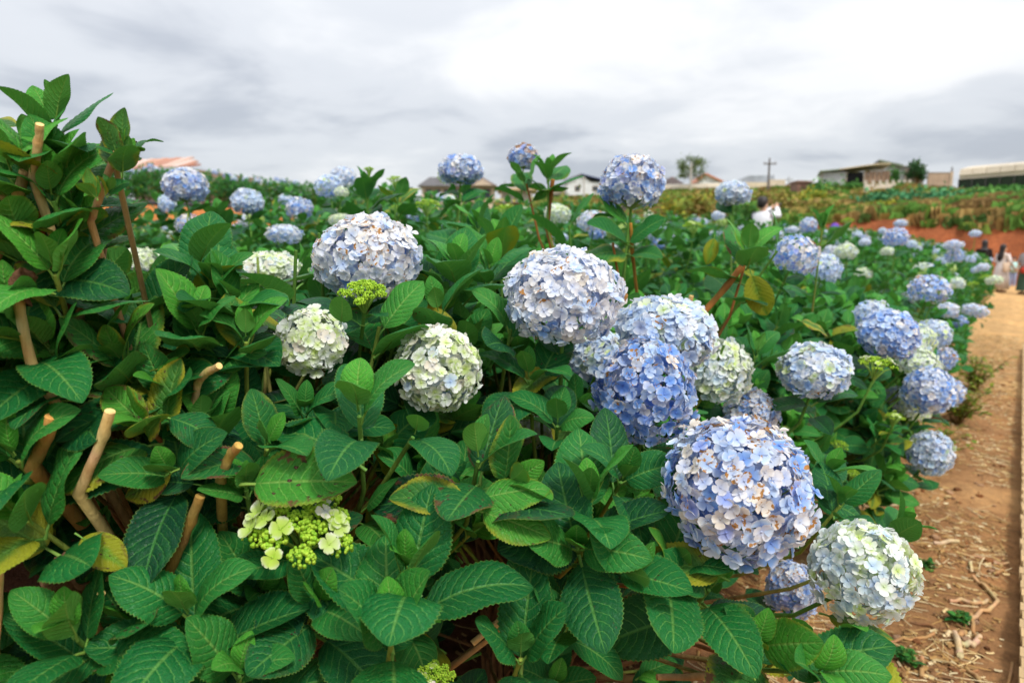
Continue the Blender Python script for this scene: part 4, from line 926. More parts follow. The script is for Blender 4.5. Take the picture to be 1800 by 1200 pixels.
# bud sprig on the slim pale stem, and side buds
def special_shoot(px, py, d, L, ax, n, spd, yo, ye, sp, az):
    tip = P(px, py, d); b = SH[nearest(tip)]
    for (k, M, c) in shoot_leaves(tip, CV(*ax), n, L, spd, yo, ye, sp, az): b.put('leaf', LEAF_ME[k], M, c)
special_shoot(213, 258, 0.95, 0.066, (0.05, 1, 0.15), 4, 0.55, 0.1, 0.25, 0.5, 0.3); special_shoot(222, 268, 0.96, 0.045, (0.4, 0.8, 0.1), 3, 1.0, 0.15, 0.2, 0.3, 0.8); special_shoot(190, 332, 0.95, 0.035, (0.3, 0.9, 0.3), 3, 0.5, 0.3, 0.1, 0.0, 0.1); special_shoot(163, 335, 0.95, 0.04, (-0.3, 0.9, 0.3), 3, 0.5, 0.35, 0.3, 0.0, 0.6)
def single_leaf(a, e, d, nrm, col, k=3, d2=None, name='leaf', me=None, label=None):
    p0, p1 = P(a[0], a[1], d), P(e[0], e[1], d2 or d); v = p1-p0; b = SH[nearest(p0)]
    o = b.put(name, me or LEAF_ME[k], leaf_M(p0, v, CV(*nrm), v.length), col)
    if label: o['label'] = label
single_leaf((1322, 485), (1348, 562), 1.95, (-0.5, 0.1, 0.9), (0.6, 1.0, 0.45, 1), 5, label='yellow drooping leaf with brown spots')
single_leaf((450, 850), (632, 855), 1.0, (0.05, 0.6, 0.8), (0.75, 0.22, 0.95, 1), 2, label='light green leaf with large brown spots')
single_leaf((145, 945), (222, 1000), 0.93, (0.3, 0.7, 0.6), (0.9, 0.95, 0.7, 1), 7, label='yellow curled leaf')
single_leaf((282, 735), (236, 775), 0.97, (0.1, 0.3, 0.9), (0.5, 0.6, 0.9, 1), 4); single_leaf((300, 735), (398, 768), 1.0, (0.1, 0.8, 0.7), (0.3, 0.05, 0.6, 1), 9); single_leaf((340, 850), (258, 838), 0.99, (0, 0.5, 0.9), (0.1, 0.05, 0.6, 1), 11)
single_leaf((300, 830), (214, 872), 1.0, (-0.2, 0.5, 0.8), (0.3, 0.7, 1.0, 1), 6); single_leaf((1255, 420), (1243, 465), 2.1, (-0.2, 0.1, 1), (0.8, 0.9, 0.6, 1), 8); single_leaf((1410, 565), (1455, 590), 2.2, (0.2, 0.8, 0.6), (0.3, 0.7, 0.9, 1), 12)
for a_, e_, c_, k_ in (((1102, 428), (1026, 400), (0.35, 0.12, 0.3, 1), 2), ((1108, 424), (1170, 384), (0.45, 0.10, 0.2, 1), 7), ((1100, 446), (1024, 436), (0.45, 0.35, 0.4, 1), 9), ((1112, 448), (1160, 430), (0.4, 0.2, 0.2, 1), 4)): single_leaf(a_, e_, 2.15, (0.0, 0.75, 0.7), c_, k_, 2.08)
single_leaf((1262, 1010), (1132, 962), 1.12, (0.1, 0.7, 0.7), (0.3, 0.55, 0.5, 1), 3); single_leaf((1320, 1180), (1268, 1090), 1.1, (0.1, 0.4, 0.9), (0.45, 0.5, 0.7, 1), 10); single_leaf((850, 875), (968, 858), 1.08, (0.0, 0.7, 0.7), (0.75, 0.2, 0.5, 1), 1); single_leaf((850, 900), (966, 950), 1.06, (0.3, 0.5, 0.8), (0.8, 0.3, 0.6, 1), 13); single_leaf((815, 880), (684, 880), 1.06, (0.0, 0.6, 0.7), (0.4, 0.4, 0.7, 1), 15)
random.seed(5)
Vd, Qd, UVd, mid_ = leaf_tmpl(30, 10, 0.30, 1.6, 1.5, 0.2, 2.2, 0.16, 1.0, 0.02, True, False, 0.9)
Vd = Vd + np.array([[0.03*noise.noise(Vector(v)*11), 0.03*noise.noise(Vector(v)*11+Vector((5, 5, 5))), 0.05*noise.noise(Vector(v)*9+Vector((9, 1, 3)))] for v in Vd.tolist()], np.float32)
M_DEAD = mat_attr('dead_leaf', 0.85, 0.15, 6, 0.6, 30, 0.6, 0.01)
me = qmesh('dead_leaf', Vd, Qd, UVd, np.tile(np.array((0.21, 0.12, 0.065, 1), np.float32), (len(Vd), 1)), (M_DEAD,), mid_)
single_leaf((152, 980), (30, 1030), 0.93, (0.1, 0.7, 0.7), (1, 1, 1, 1), name='leaf', me=me, label='shrivelled brown dead leaf'); single_leaf((40, 470), (45, 560), 0.93, (0.6, 0.2, 0.7), (0.8, 0.7, 0.7, 1), name='leaf', me=me, label='dark brown withered leaf')
single_leaf((205, 240), (245, 252), 1.01, (0, 0.3, 0.9), (0.5, 0.45, 0.45, 1), name='leaf', me=me)

# ------------------------------------------------------------------ path: litter, sticks, weeds, boardwalk
random.seed(83); np.random.seed(83)
def litter():
    parts = []; n = 0
    pal = [(0.50, 0.33, 0.13), (0.60, 0.44, 0.21), (0.36, 0.21, 0.08), (0.22, 0.11, 0.045), (0.66, 0.53, 0.31), (0.30, 0.17, 0.06), (0.42, 0.24, 0.08)]
    while n < 14000:
        t = 1.3 + 13*rnd()**2.0; s = U(-0.06, 0.95) if rnd() < 0.85 else U(0.6, 1.8)
        if noise.noise(Vector((t*1.1, s*2.4, 4))) < U(-0.55, 0.25): continue
        x, y = xy(t, s); a = random.gauss(2.6, 0.9) if rnd() < 0.6 else U(0, PI); L = random.choice((0.012, 0.018, 0.022, 0.03, 0.045, 0.07, 0.12))*U(0.6, 1.3)*(1+0.04*t); w = L*U(0.05, 0.35) if L < 0.04 else U(0.0009, 0.0026)
        w = min(w, 0.007); c = random.choice(pal); k = U(0.75, 1.15); z0 = ground(x, y, True)+0.003; dx, dy = math.cos(a), math.sin(a); b = U(-0.2, 0.2); tl = U(-0.12, 0.12); V = []
        for i in range(4):
            u = i/3-0.5; px_, py_ = x+dx*L*u - dy*b*L*(u*u*4-0.5)*0.5, y+dy*L*u + dx*b*L*(u*u*4-0.5)*0.5; zz = max(ground(px_, py_, True)+0.002, z0+tl*L*u) + 0.004*rnd()
            V += [(px_-dy*w, py_+dx*w, zz), (px_, py_, zz+w*0.8+0.001), (px_+dy*w, py_-dx*w, zz)]
        Q = []
        for i in range(3):
            for j in range(2): q = i*3+j; Q.append((q, q+1, q+4, q+3))
        parts.append((np.array(V, np.float32), np.array(Q, np.int32), np.tile(np.array((c[0]*k, c[1]*k, c[2]*k, 1), np.float32), (12, 1)))); n += 1
    o = vq_obj('straw_litter', parts, M_STRAW, None, True); tag(o, 'chopped straw and wood chips strewn over the red path soil', 'straw', kind='stuff')
    parts = []
    for _ in range(1500):
        t = 1.3 + 10*rnd()**1.8; s = U(-0.05, 1.6); x, y = xy(t, s); k = random.choice((0.004, 0.006, 0.010, 0.016))*U(0.7, 1.3); c = random.choice(((0.22, 0.09, 0.035), (0.30, 0.14, 0.06), (0.16, 0.07, 0.03), (0.36, 0.22, 0.13)))
        V = BALL[0]*np.array((k*U(0.8, 1.4), k*U(0.8, 1.3), k*U(0.5, 0.9)))*(1+0.25*np.random.randn(len(BALL[0]), 1)*0.5) + np.array((x, y, ground(x, y, True)+k*0.25))
        parts.append((V.astype(np.float32), BALL[1], np.tile(np.array((*c, 1), np.float32), (len(V), 1))))
    o = vq_obj('soil_clods', parts, M_GROUND, None, True); tag(o, 'small crumbly clods of red soil on the path', 'soil', kind='stuff')
litter()
STICKS = [ # pixel polyline on the path, width px, label
 ([(1668, 1065), (1700, 1062), (1722, 1068), (1735, 1055)], 7, 'pale wavy stick lying across the path soil'), ([(1710, 1015), (1738, 1040), (1754, 1062), (1735, 1078), (1705, 1088)], 7, 'bent hook shaped dry stick on the path'), ([(1706, 1080), (1710, 1110), (1722, 1130)], 7, 'short curved pale stick near the stub pile'),
 ([(1640, 1080), (1690, 1098), (1726, 1108)], 6, 'long thin brown stick beside the stub pile'), ([(1690, 1138), (1708, 1132), (1724, 1120)], 11, 'thick chopped stem piece leaning on the stub pile'), ([(1678, 1112), (1684, 1140), (1686, 1155)], 11, 'stout upright chopped stem piece in the stub pile'), ([(1696, 1108), (1684, 1124)], 10, 'stubby pale chopped stem piece in the stub pile'),
 ([(1660, 1120), (1672, 1112)], 8, 'tiny pale chopped stem piece left of the stub pile'), ([(1700, 1168), (1725, 1198)], 8, 'straight tan stick pointing out of the path'), ([(1690, 972), (1735, 982), (1775, 986)], 5, 'long slender straw stalk across the middle of the path'), ([(1640, 955), (1685, 948)], 7, 'straight pale stick by the mint coloured bloom'), ([(1704, 990), (1706, 1008)], 6, 'short upright pale twig on the path'),
 ([(1781, 1155), (1774, 1190), (1768, 1215)], 6, 'golden straw stalk beside the boardwalk edge'), ([(1640, 1155), (1680, 1168), (1720, 1180)], 5, 'thin dry stalk below the stub pile'), ([(1530, 1150), (1560, 1175), (1590, 1195)], 9, 'dark broken branch lying under the mint coloured bloom'), ([(1600, 1095), (1650, 1110), (1700, 1130)], 5, 'long reddish stalk running to the stub pile'),
 ([(1745, 1010), (1768, 1002)], 6, 'small pale wood splinter near the boardwalk'), ([(1620, 1160), (1618, 1196)], 8, 'upright dry stub under the bush edge'), ([(1560, 1130), (1600, 1128), (1640, 1120)], 6, 'tan stick half hidden under the front bush'),
]
for pl, w, lab in STICKS:
    g = [onground(x, y, 1.2) for x, y in pl]; o0 = g[0].copy(); d = (g[0]-CAMP).dot(FWD); r = w*d/F/2; pts, rad = [], []
    for a, e in zip(g, g[1:]): pts += [a.lerp(e, k/3) for k in range(3)]
    pts.append(g[-1]); pts = [Vector((p.x+U(-1, 1)*r*0.3, p.y+U(-1, 1)*r*0.3, ground(p.x, p.y, True)+r*0.7+(0.012 if i % 4 == 2 else 0)))-o0 for i, p in enumerate(pts)]
    c = random.choice(((0.56, 0.36, 0.18, 1), (0.62, 0.45, 0.26, 1), (0.45, 0.25, 0.10, 1)))
    if 'dark' in lab or 'brown' in lab or 'reddish' in lab: c = (0.24, 0.12, 0.05, 1)
    o = vq_obj('dry_stick', [tube(pts, [r*U(0.85, 1.1) for _ in pts], 7, [tuple(v*U(0.85, 1.1) for v in c[:3])+(1,) for _ in pts])], M_STRAW, None, True); o.location = o0; tag(o, lab, 'stick', 'dry sticks on the path')
def boardwalk():
    root = empty('boardwalk', (*xy(1.2, -0.05), 0.0)); tag(root, 'slatted timber boardwalk along the right edge of the soil path', 'boardwalk')
    o = Vector(root.location); rot = Matrix.Rotation(math.atan2(DT.y, DT.x), 4, 'Z')
    mes = []
    for k in range(5):
        w = 0.072; V, Q, C = boxvq((0, -1.0, 0.018), (w, 0.0, 0.05), tuple(np.array((0.60, 0.42, 0.22))*U(0.85, 1.1))+(1,)); V[:, 1] += np.where(V[:, 1] > -0.5, U(-0.006, 0.006), 0); mes.append(qmesh('plank', V, Q, None, C, (M_WOOD,), None, False))
    s0 = -0.112; t = 1.2
    for i in range(150):
        x, y = xy(t, s0+U(-0.003, 0.003)); me = mes[i % 5]; L_ = link('plank', me, root, Matrix.Translation(Vector((x, y, 0.0+U(-0.002, 0.002)))-o) @ rot); t += 0.078
    V, Q, C = boxvq((0, -0.10, -0.03), (11.7, -0.04, 0.017), (0.25, 0.16, 0.08, 1)); V2, Q2, C2 = boxvq((0, -0.9, -0.03), (11.7, -0.84, 0.017), (0.25, 0.16, 0.08, 1))
    for A in ((V, Q, C), (V2, Q2, C2)): vq_obj('joist', [A], M_WOOD, root, False, Matrix.Translation(Vector((*xy(1.2, s0), 0))-o) @ rot)
boardwalk()
def weed(name, t, s, lab, cat, n, hgt, L, cols, spread=0.16, leafc=(0.5, 0.3)):
    x, y = xy(t, s); z = ground(x, y); root = empty(name, (x, y, z)); tag(root, lab, cat); sp = []; lv = []
    for i in range(n):
        a = U(0, 6.3); q = U(0.2, 1)*spread; h = hgt*U(0.5, 1.1); tip = Vector((q*math.cos(a), q*math.sin(a), h)); c = random.choice(cols)
        sp.append(tube([(0.02*math.cos(a), 0.02*math.sin(a), -0.02), tip*0.5+Vector((0, 0, 0.03)), tip], [0.003, 0.0025, 0.0012], 4, [(*c, 1)]*3, False))
        for k in range(7):
            u = U(0.25, 1); p = tip*u; b = U(0, 6.3); d = Vector((math.cos(b), math.sin(b), U(-0.2, 0.6))); lv.append((random.randrange(16), leaf_M(p, d, Vector((0, 0, 1)), L*U(0.6, 1.2)), (U(0.3, 0.8), U(*leafc), U(0, 0.5), 1)))
    vq_obj('stalks', sp, M_STEM, root, True); V, Q, UV, C, mi = bake(LEAF_LO, lv); tag(link('leaves', qmesh('leaves', V, Q, UV, C, (M_LEAF, M_PETI), mi), root), kind='stuff')
YB = [(0.34, 0.22, 0.07), (0.22, 0.20, 0.05), (0.30, 0.14, 0.05)]
weed('dry_weed', 5.6, 0.42, 'yellowing dry weed clump on bare soil beyond the heap of blue blooms', 'weed', 46, 0.24, 0.05, YB, 0.30, (0.6, 1.0)); weed('dry_weed', 6.9, 0.34, 'brown and yellow weed clump by the far path edge', 'weed', 46, 0.34, 0.055, YB, 0.30, (0.5, 1.0)); weed('dry_weed', 8.6, 0.30, 'thin yellow weed clump under the path side row', 'weed', 40, 0.36, 0.06, YB, 0.30, (0.4, 1.0))
for t, s, lab in ((2.35, 0.05, 'tiny green weed at the boardwalk edge'), (2.72, 0.22, 'small flat green weed in the middle of the path'), (3.6, 0.25, 'low green weed tuft on the path beyond the sticks'), (1.95, 0.06, 'green grassy weed beside the golden straw stalk'), (3.15, 0.08, 'pale green weed sprout near the boardwalk')): weed('small_weed', t, s, lab, 'weed', 8, 0.035, 0.035, [(0.12, 0.25, 0.05)], 0.05, (0.0, 0.3))

# ------------------------------------------------------------------ hillside plants
random.seed(97); np.random.seed(97)
def tufts():
    n = 15000; V = np.zeros((n*12, 3), np.float32); C = np.ones((n*12, 4), np.float32); i = 0
    pal = [(0.13, 0.24, 0.04), (0.22, 0.33, 0.06), (0.36, 0.28, 0.08), (0.10, 0.20, 0.05), (0.42, 0.30, 0.11), (0.17, 0.36, 0.07), (0.28, 0.18, 0.07)]
    while i < n:
        d = 30+62*rnd()**1.3; px = U(560, 1860); x = (px-900)/F*d; y = d; t, s = ts(x, y)
        if t < 37.8 or t > 86: continue
        z = ground(x, y); m = noise.noise(Vector((x*0.10, y*0.22, 5))) + 0.5*noise.noise(Vector((x*0.4, y*0.8, 8))); c = pal[int((m*0.9+0.5)*6.99) % 7] if rnd() < 0.75 else random.choice(pal); k = U(0.7, 1.25); h = U(0.15, 0.55)*(1.25 if m > 0.1 else 0.8)*(1-0.62*sst(44, 54, t)); w = U(0.12, 0.4)
        for b in range(3):
            a = U(0, PI); dx, dy = math.cos(a)*w, math.sin(a)*w; lx, ly = U(-0.2, 0.2), U(-0.2, 0.2); j = i*12+b*4
            V[j:j+4] = ((x-dx, y-dy, z-0.05), (x+dx, y+dy, z-0.05), (x+dx*0.7+lx, y+dy*0.7+ly, z+h*U(0.6, 1)), (x-dx*0.6+lx, y-dy*0.6+ly, z+h))
            C[j:j+4, :3] = np.array(c)*k
        i += 1
    Q = np.arange(n*12, dtype=np.int32).reshape(-1, 4); tag(link('hillside_grass', qmesh('hillside_grass', V, Q, None, C, (M_FAR,))), 'mixed green and straw coloured grass covering the hillside', 'grass', kind='stuff')
tufts()
def leafblob(n, R, size, cols, seed=0, flat=0.5, droop=0.0):
    random.seed(seed); ins = []; cl = [Vector((U(-1, 1)*R[0], U(-1, 1)*R[1], U(0.15, 1)*R[2])) for _ in range(9)]
    V, C = [], []
    for _ in range(n):
        c0 = random.choice(cl); p = c0*0.7 + Vector((random.gauss(0, 0.3)*R[0], random.gauss(0, 0.3)*R[1], random.gauss(0, 0.24)*R[2])); p.z = max(p.z, -droop)
        d = Vector((random.gauss(0, 1), random.gauss(0, 1), random.gauss(0, 0.7))).normalized(); M = leaf_M(p, d, Vector((U(-1, 1), U(-1, 1), 1)), size*U(0.6, 1.3)); c = random.choice(cols); k = U(0.8, 1.2)
        for q in ((0, 0, 0), (-0.32, 0.5, 0.05), (0, 1, -0.1), (0.32, 0.5, 0.05)): V.append((M @ Vector(q))[:]); C.append((c[0]*k, c[1]*k, c[2]*k, 1))
    return np.array(V, np.float32), np.arange(len(V), dtype=np.int32).reshape(-1, 4), np.array(C, np.float32)
GREENS = [(0.06, 0.19, 0.04), (0.10, 0.27, 0.07), (0.15, 0.35, 0.08)]; TEAL = [(0.05, 0.20, 0.09), (0.08, 0.27, 0.12), (0.13, 0.36, 0.15)]; OLIVE = [(0.28, 0.26, 0.05), (0.38, 0.27, 0.09), (0.20, 0.25, 0.05)]; YEL = [(0.46, 0.40, 0.05), (0.28, 0.36, 0.06), (0.17, 0.30, 0.05)]
def bush_at(px, py, d, wpx, hpx, cols, lab, seed, group=None, drop=0.0):
    x = (px-900)/F*d; z = P(px, py, d).z; y = P(px, py, d).y; g = ground(x, y); zb = g-0.1; w = wpx*d/F; h = max(0.5, z + hpx*d/F/2 - zb)
    root = empty('wild_bush', (x, y, zb)); tag(root, lab, 'bush', group); V, Q, C = leafblob(int(420+w*160), (w/2, w/2*0.8, h), 0.22+0.03*w, cols, seed, droop=drop); o = link('foliage', qmesh('foliage', V, Q, None, C, (M_FAR,)), root); o['kind'] = 'stuff'
    vq_obj('stems', [tube([(0.1*k, 0.05*k, -0.1), (0.25*k, 0.12*k, h*0.6)], [0.04, 0.02], 5, [BARK]*2, False) for k in (-2, -1, 0, 1, 2)], M_STEM, root, True)
bush_at(1610, 352, 41, 150, 36, TEAL, 'wide blue green bush on the slope below the shed', 1); bush_at(1530, 350, 44, 60, 34, OLIVE, 'olive brown shrub left of the wide blue green bush', 2); bush_at(1560, 372, 37.9, 60, 32, YEL, 'yellow green bush on the bank edge', 3, None, 0.3)
bush_at(1650, 388, 36.8, 70, 36, GREENS, 'green creeper bush spilling over the red bank', 4, None, 1.2); bush_at(1715, 380, 37.9, 120, 40, TEAL, 'broad creeper bush hanging on the bank below the greenhouse', 5, None, 0.8); bush_at(1780, 362, 41.4, 90, 36, GREENS, 'green hedge like bush under the greenhouse', 6); bush_at(1470, 376, 39.1, 90, 34, OLIVE, 'straw coloured bush left of the yellow green bush', 7)
bush_at(1395, 372, 41.4, 80, 40, OLIVE, 'brown grassy bush behind the photographer', 8); bush_at(1300, 372, 38, 70, 36, GREENS, 'dark green bush behind the photographer', 9); bush_at(1225, 366, 40, 50, 40, OLIVE, 'ochre bush beside the tall ball bloom', 10); bush_at(1190, 370, 40, 44, 40, YEL, 'second ochre bush behind the tall ball bloom', 11)
bush_at(1450, 326, 58, 50, 18, GREENS, 'leafy banana like bush below the open shed', 12); bush_at(1505, 330, 60, 30, 12, GREENS, 'small green bush in front of the open shed', 13); bush_at(1572, 306, 63, 24, 18, GREENS, 'round bush against the white shed wall', 14); bush_at(1420, 350, 47, 60, 24, YEL, 'light green bush on the mid slope', 15); bush_at(1750, 345, 44, 120, 24, GREENS, 'dark low bush along the greenhouse foot', 16); bush_at(1340, 352, 48, 90, 20, OLIVE, 'low ochre bush on the mid slope', 17); bush_at(1250, 352, 50, 100, 18, YEL, 'low yellow green bush below the long greenhouse', 18)
bush_at(1795, 430, 34.5, 40, 60, GREENS, 'dark green bush at the foot of the bank beside the path', 19)
bush_at(900, 372, 40, 60, 22, YEL, 'yellow green bush below the low flat roofed hut', 20); bush_at(1010, 362, 46, 90, 20, OLIVE, 'ochre bush row below the blue roofed house', 21); bush_at(1060, 372, 40, 60, 30, GREENS, 'green bush on the lower slope left of the tall ball bloom', 22)
def tree_at(px, ptop, pbase, d, wpx, cols, lab, seed):
    b = P(px, pbase, d); g = ground(b.x, b.y); H = P(px, ptop, d).z - g; w = wpx*d/F; root = empty('tree', (b.x, b.y, g-0.05)); tag(root, lab, 'tree'); random.seed(seed)
    limbs = [tube([(0, 0, 0), (0.05, 0, H*0.35), (-0.05, 0.03, H*0.7), (0, 0, H*0.92)], [0.13, 0.10, 0.06, 0.02], 8, [BARK]*4)]
    V, C = [], []
    for k in range(14):
        a = k*2.4; z0 = H*U(0.3, 0.75); r = w/2*U(0.5, 1.0); e = Vector((r*math.cos(a), r*math.sin(a), z0+H*U(0.08, 0.25))); limbs.append(tube([(0, 0, z0), (e.x*0.5, e.y*0.5, z0*0.55+e.z*0.45), e[:]], [0.05, 0.03, 0.012], 5, [BARK]*3, False))
        for _ in range(110):
            p = e + Vector((random.gauss(0, 1)*w*0.10, random.gauss(0, 1)*w*0.10, random.gauss(0, 1)*H*0.07)); d_ = Vector((random.gauss(0, 1), random.gauss(0, 1), random.gauss(0, 1))).normalized(); M = leaf_M(p, d_, Vector((U(-1, 1), U(-1, 1), 1)), U(0.16, 0.34)); c = random.choice(cols); q_ = U(0.8, 1.2)
            for q in ((0, 0, 0), (-0.3, 0.5, 0.05), (0, 1, -0.1), (0.3, 0.5, 0.05)): V.append((M @ Vector(q))[:]); C.append((c[0]*q_, c[1]*q_, c[2]*q_, 1))
    vq_obj('trunk', limbs, M_STEM, root, True); o = link('crown', qmesh('crown', np.array(V), np.arange(len(V)).reshape(-1, 4), None, np.array(C), (M_FAR,)), root); o['kind'] = 'stuff'
tree_at(1214, 278, 322, 84, 46, [(0.14, 0.22, 0.06), (0.20, 0.26, 0.07), (0.10, 0.16, 0.05)], 'lone pale green tree with airy crown behind the long greenhouse', 3)
tree_at(1612, 280, 316, 66, 26, [(0.05, 0.13, 0.05), (0.08, 0.18, 0.07)], 'small dark tree beside the shed end wall', 4)

# ------------------------------------------------------------------ far buildings
def site(px0, px1, d0, d1=None):
    d1 = d1 or d0; a = P(px0, 435, d0); b = P(px1, 435, d1); return a, b
class Bld:
    """front from px0 to px1; local x along the front, y away from the camera, z up from zb"""
    def __init__(s, name, lab, cat, px0, px1, d0, d1=None, sink=0.4, zb=None):
        a, b = site(px0, px1, d0, d1); s.a = a; s.w = math.hypot(b.x-a.x, b.y-a.y); ang = math.atan2(b.y-a.y, b.x-a.x); m = (a+b)/2
        s.zb = (min(ground(a.x, a.y), ground(b.x, b.y), ground(m.x, m.y)) - sink) if zb is None else zb
        s.root = empty(name, (a.x, a.y, s.zb), ang); tag(s.root, lab, cat); s.d = (d0+(d1 or d0))/2
    def z(s, py): return P(900, py, s.d).z - s.zb
    def box(s, name, lo, hi, col, mat=None, parent=None, smooth=False): return vq_obj(name, [boxvq(lo, hi, (*col, 1))], mat or M_PAINT, parent or s.root, smooth)
    def prism(s, name, prof, y0, y1, col, mat=None, parent=None, axis='x'):
        """closed profile in (x,z) extruded along y, or in (y,z) extruded along x"""
        n = len(prof); V = []
        for e in (y0, y1):
            for (u, z) in prof: V.append((u, e, z) if axis == 'x' else (e, u, z))
        me = bpy.data.meshes.new(name); F_ = [tuple(range(n)), tuple(range(2*n-1, n-1, -1))] + [((i+1) % n, i, i+n, (i+1) % n+n) for i in range(n)]
        me.from_pydata(V, [], F_); a = me.color_attributes.new('Col', 'FLOAT_COLOR', 'POINT'); a.data.foreach_set('color', np.tile(np.array((*col, 1), np.float32), len(V))); me.materials.append(mat or M_PAINT); me.update()
        return link(name, me, parent or s.root)
CREAMW = (0.62, 0.50, 0.38); WHITEW = (0.74, 0.75, 0.77); GREYR = (0.24, 0.24, 0.27); TANF = (0.72, 0.58, 0.42); DARKN = (0.035, 0.05, 0.035)
def window(b, x0, x1, z0, z1, y=-0.03, fr=(0.3, 0.22, 0.16)):
    w = b.box('window', (x0, y-0.04, z0), (x1, y, z1), fr); b.box('pane', (x0+0.1, y-0.07, z0+0.1), (x1-0.1, y-0.045, z1-0.1), (0.05, 0.07, 0.09), M_SHEET, w)
# two-storey cream house behind the blue-and-green bloom
b = Bld('cream_house', 'cream two storey house with grey hipped roof and brown window frames', 'house', 743, 868, 72); zt = b.z(329); w = b.w
b.box('wall', (0, 0, 0), (w, 6, zt), CREAMW); b.box('wall_band', (-0.05, -0.06, zt*0.52), (w+0.05, -0.002, zt*0.57), (0.5, 0.36, 0.24))
b.prism('roof', [(-0.4, zt), (w*0.58, zt), (w*0.48, b.z(314)), (w*0.12, b.z(314))], -0.5, 6.5, GREYR, M_SHEET); b.prism('roof', [(w*0.60, zt), (w+0.4, zt), (w*0.86, b.z(315)), (w*0.72, b.z(315))], -0.9, 6.3, (0.30, 0.24, 0.22), M_SHEET); b.prism('gable', [(w*0.72, zt+0.02), (w*0.98, zt+0.02), (w*0.85, b.z(318))], -1.0, -0.92, CREAMW)
for u in (0.05, 0.17, 0.30, 0.42, 0.68, 0.86): window(b, w*u, w*u+0.75, zt*0.62, zt*0.93); 
for u in (0.05, 0.30, 0.68): window(b, w*u, w*u+0.9, zt*0.12, zt*0.46)
b.box('chimney', (w*0.13, 2.6, b.z(314)-0.05), (w*0.13+0.35, 3.0, b.z(311)), (0.3, 0.25, 0.22))
# low hut
b = Bld('low_hut', 'low cream hut with flat ochre roof and open front', 'hut', 880, 935, 62); w = b.w; zt = b.z(336)
b.box('wall', (0, 0.4, 0), (w, 4, zt), (0.60, 0.55, 0.50)); b.box('roof', (-0.3, -0.5, zt+0.003), (w+0.5, 4.3, zt+0.22), (0.62, 0.45, 0.26), M_SHEET); b.box('shade_panel', (w*0.15, 0.33, 0.2), (w*0.75, 0.39, zt*0.62), (0.22, 0.10, 0.06), M_DARK); b.box('post', (0.02, -0.35, 0), (0.12, -0.25, zt), (0.4, 0.3, 0.2)); b.box('post', (w-0.12, -0.35, 0), (w-0.02, -0.25, zt), (0.4, 0.3, 0.2))  # open front is a dark panel, interior shade put into its colour
# blue-roofed house
b = Bld('blue_roofed_house', 'white gabled house with dark blue roof beside the tall ball bloom', 'house', 996, 1062, 88); w = b.w; zt = b.z(322)
b.box('wall', (0, 0, 0), (w, 5, zt), WHITEW); b.prism('gable', [(0.0, zt+0.003), (w*0.62, zt+0.003), (w*0.36, b.z(310))], -0.03, 0.2, WHITEW); b.prism('roof', [(-0.3, zt+0.05), (w*0.36, b.z(309)), (w*0.36, b.z(307.5)), (-0.4, zt+0.25)], -0.4, 5.4, (0.16, 0.17, 0.20), M_SHEET)
V = [(w*0.36, -0.4, b.z(308.5)), (w*1.05, -0.4, zt+0.1), (w*1.05, 5.4, zt+0.1), (w*0.36, 5.4, b.z(308.5))]; b.prism('roof', [(w*0.365, b.z(309)), (w*1.08, zt+0.02), (w*1.08, zt+0.2), (w*0.365, b.z(307.5))], -0.42, 5.38, (0.06, 0.08, 0.20), M_SHEET); window(b, w*0.2, w*0.34, zt*0.5, zt*0.8); window(b, w*0.66, w*0.82, zt*0.5, zt*0.8)
# long low greenhouse
def greenhouse(lab, px0, px1, d0, d1, ytop, yeave, ynet, depth, nbay, sink=0.5, crown=0.5):
    b = Bld('greenhouse', lab, 'greenhouse', px0, px1, d0, d1, sink); w = b.w; za, ze, zn = b.z(ytop), b.z(yeave), b.z(ynet)
    b.box('net_wall', (0, 0, 0), (w, depth, zn), DARKN, M_DARK); b.box('film_wall', (-0.02, -0.02, zn+0.003), (w+0.02, depth+0.02, ze), (0.66, 0.58, 0.48), M_PAINT)
    prof = [(-0.15, ze+0.003)] + [(depth*u, ze + (za-ze)*math.sin(PI*min(1, 0.12+u*0.88)/1.0)**0.7*(1.0 if u < 0.99 else 0.3)) for u in np.linspace(0.0, 1, 12)] + [(depth+0.15, ze+0.003)]
    step = w/nbay
    for k in range(nbay): b.prism('roof_film', prof, k*step+0.02, (k+1)*step-0.02, tuple(np.array((0.80, 0.70, 0.55))*U(0.93, 1.04)), M_FILM, None, 'y')
    for k in range(nbay+1): b.box('post', (k*step-0.03, -0.10, 0), (k*step+0.03, -0.03, zn), (0.10, 0.10, 0.09))
    return b
greenhouse('long low greenhouse with tan film roof and dark net walls across the hill', 955, 1262, 92, 84, 325, 335, 339, 7, 14, 0.8)
greenhouse('large greenhouse with rounded pale film roof above dark net walls', 1676, 1880, 52, 46, 280, 303, 310, 9, 8, 0.4)
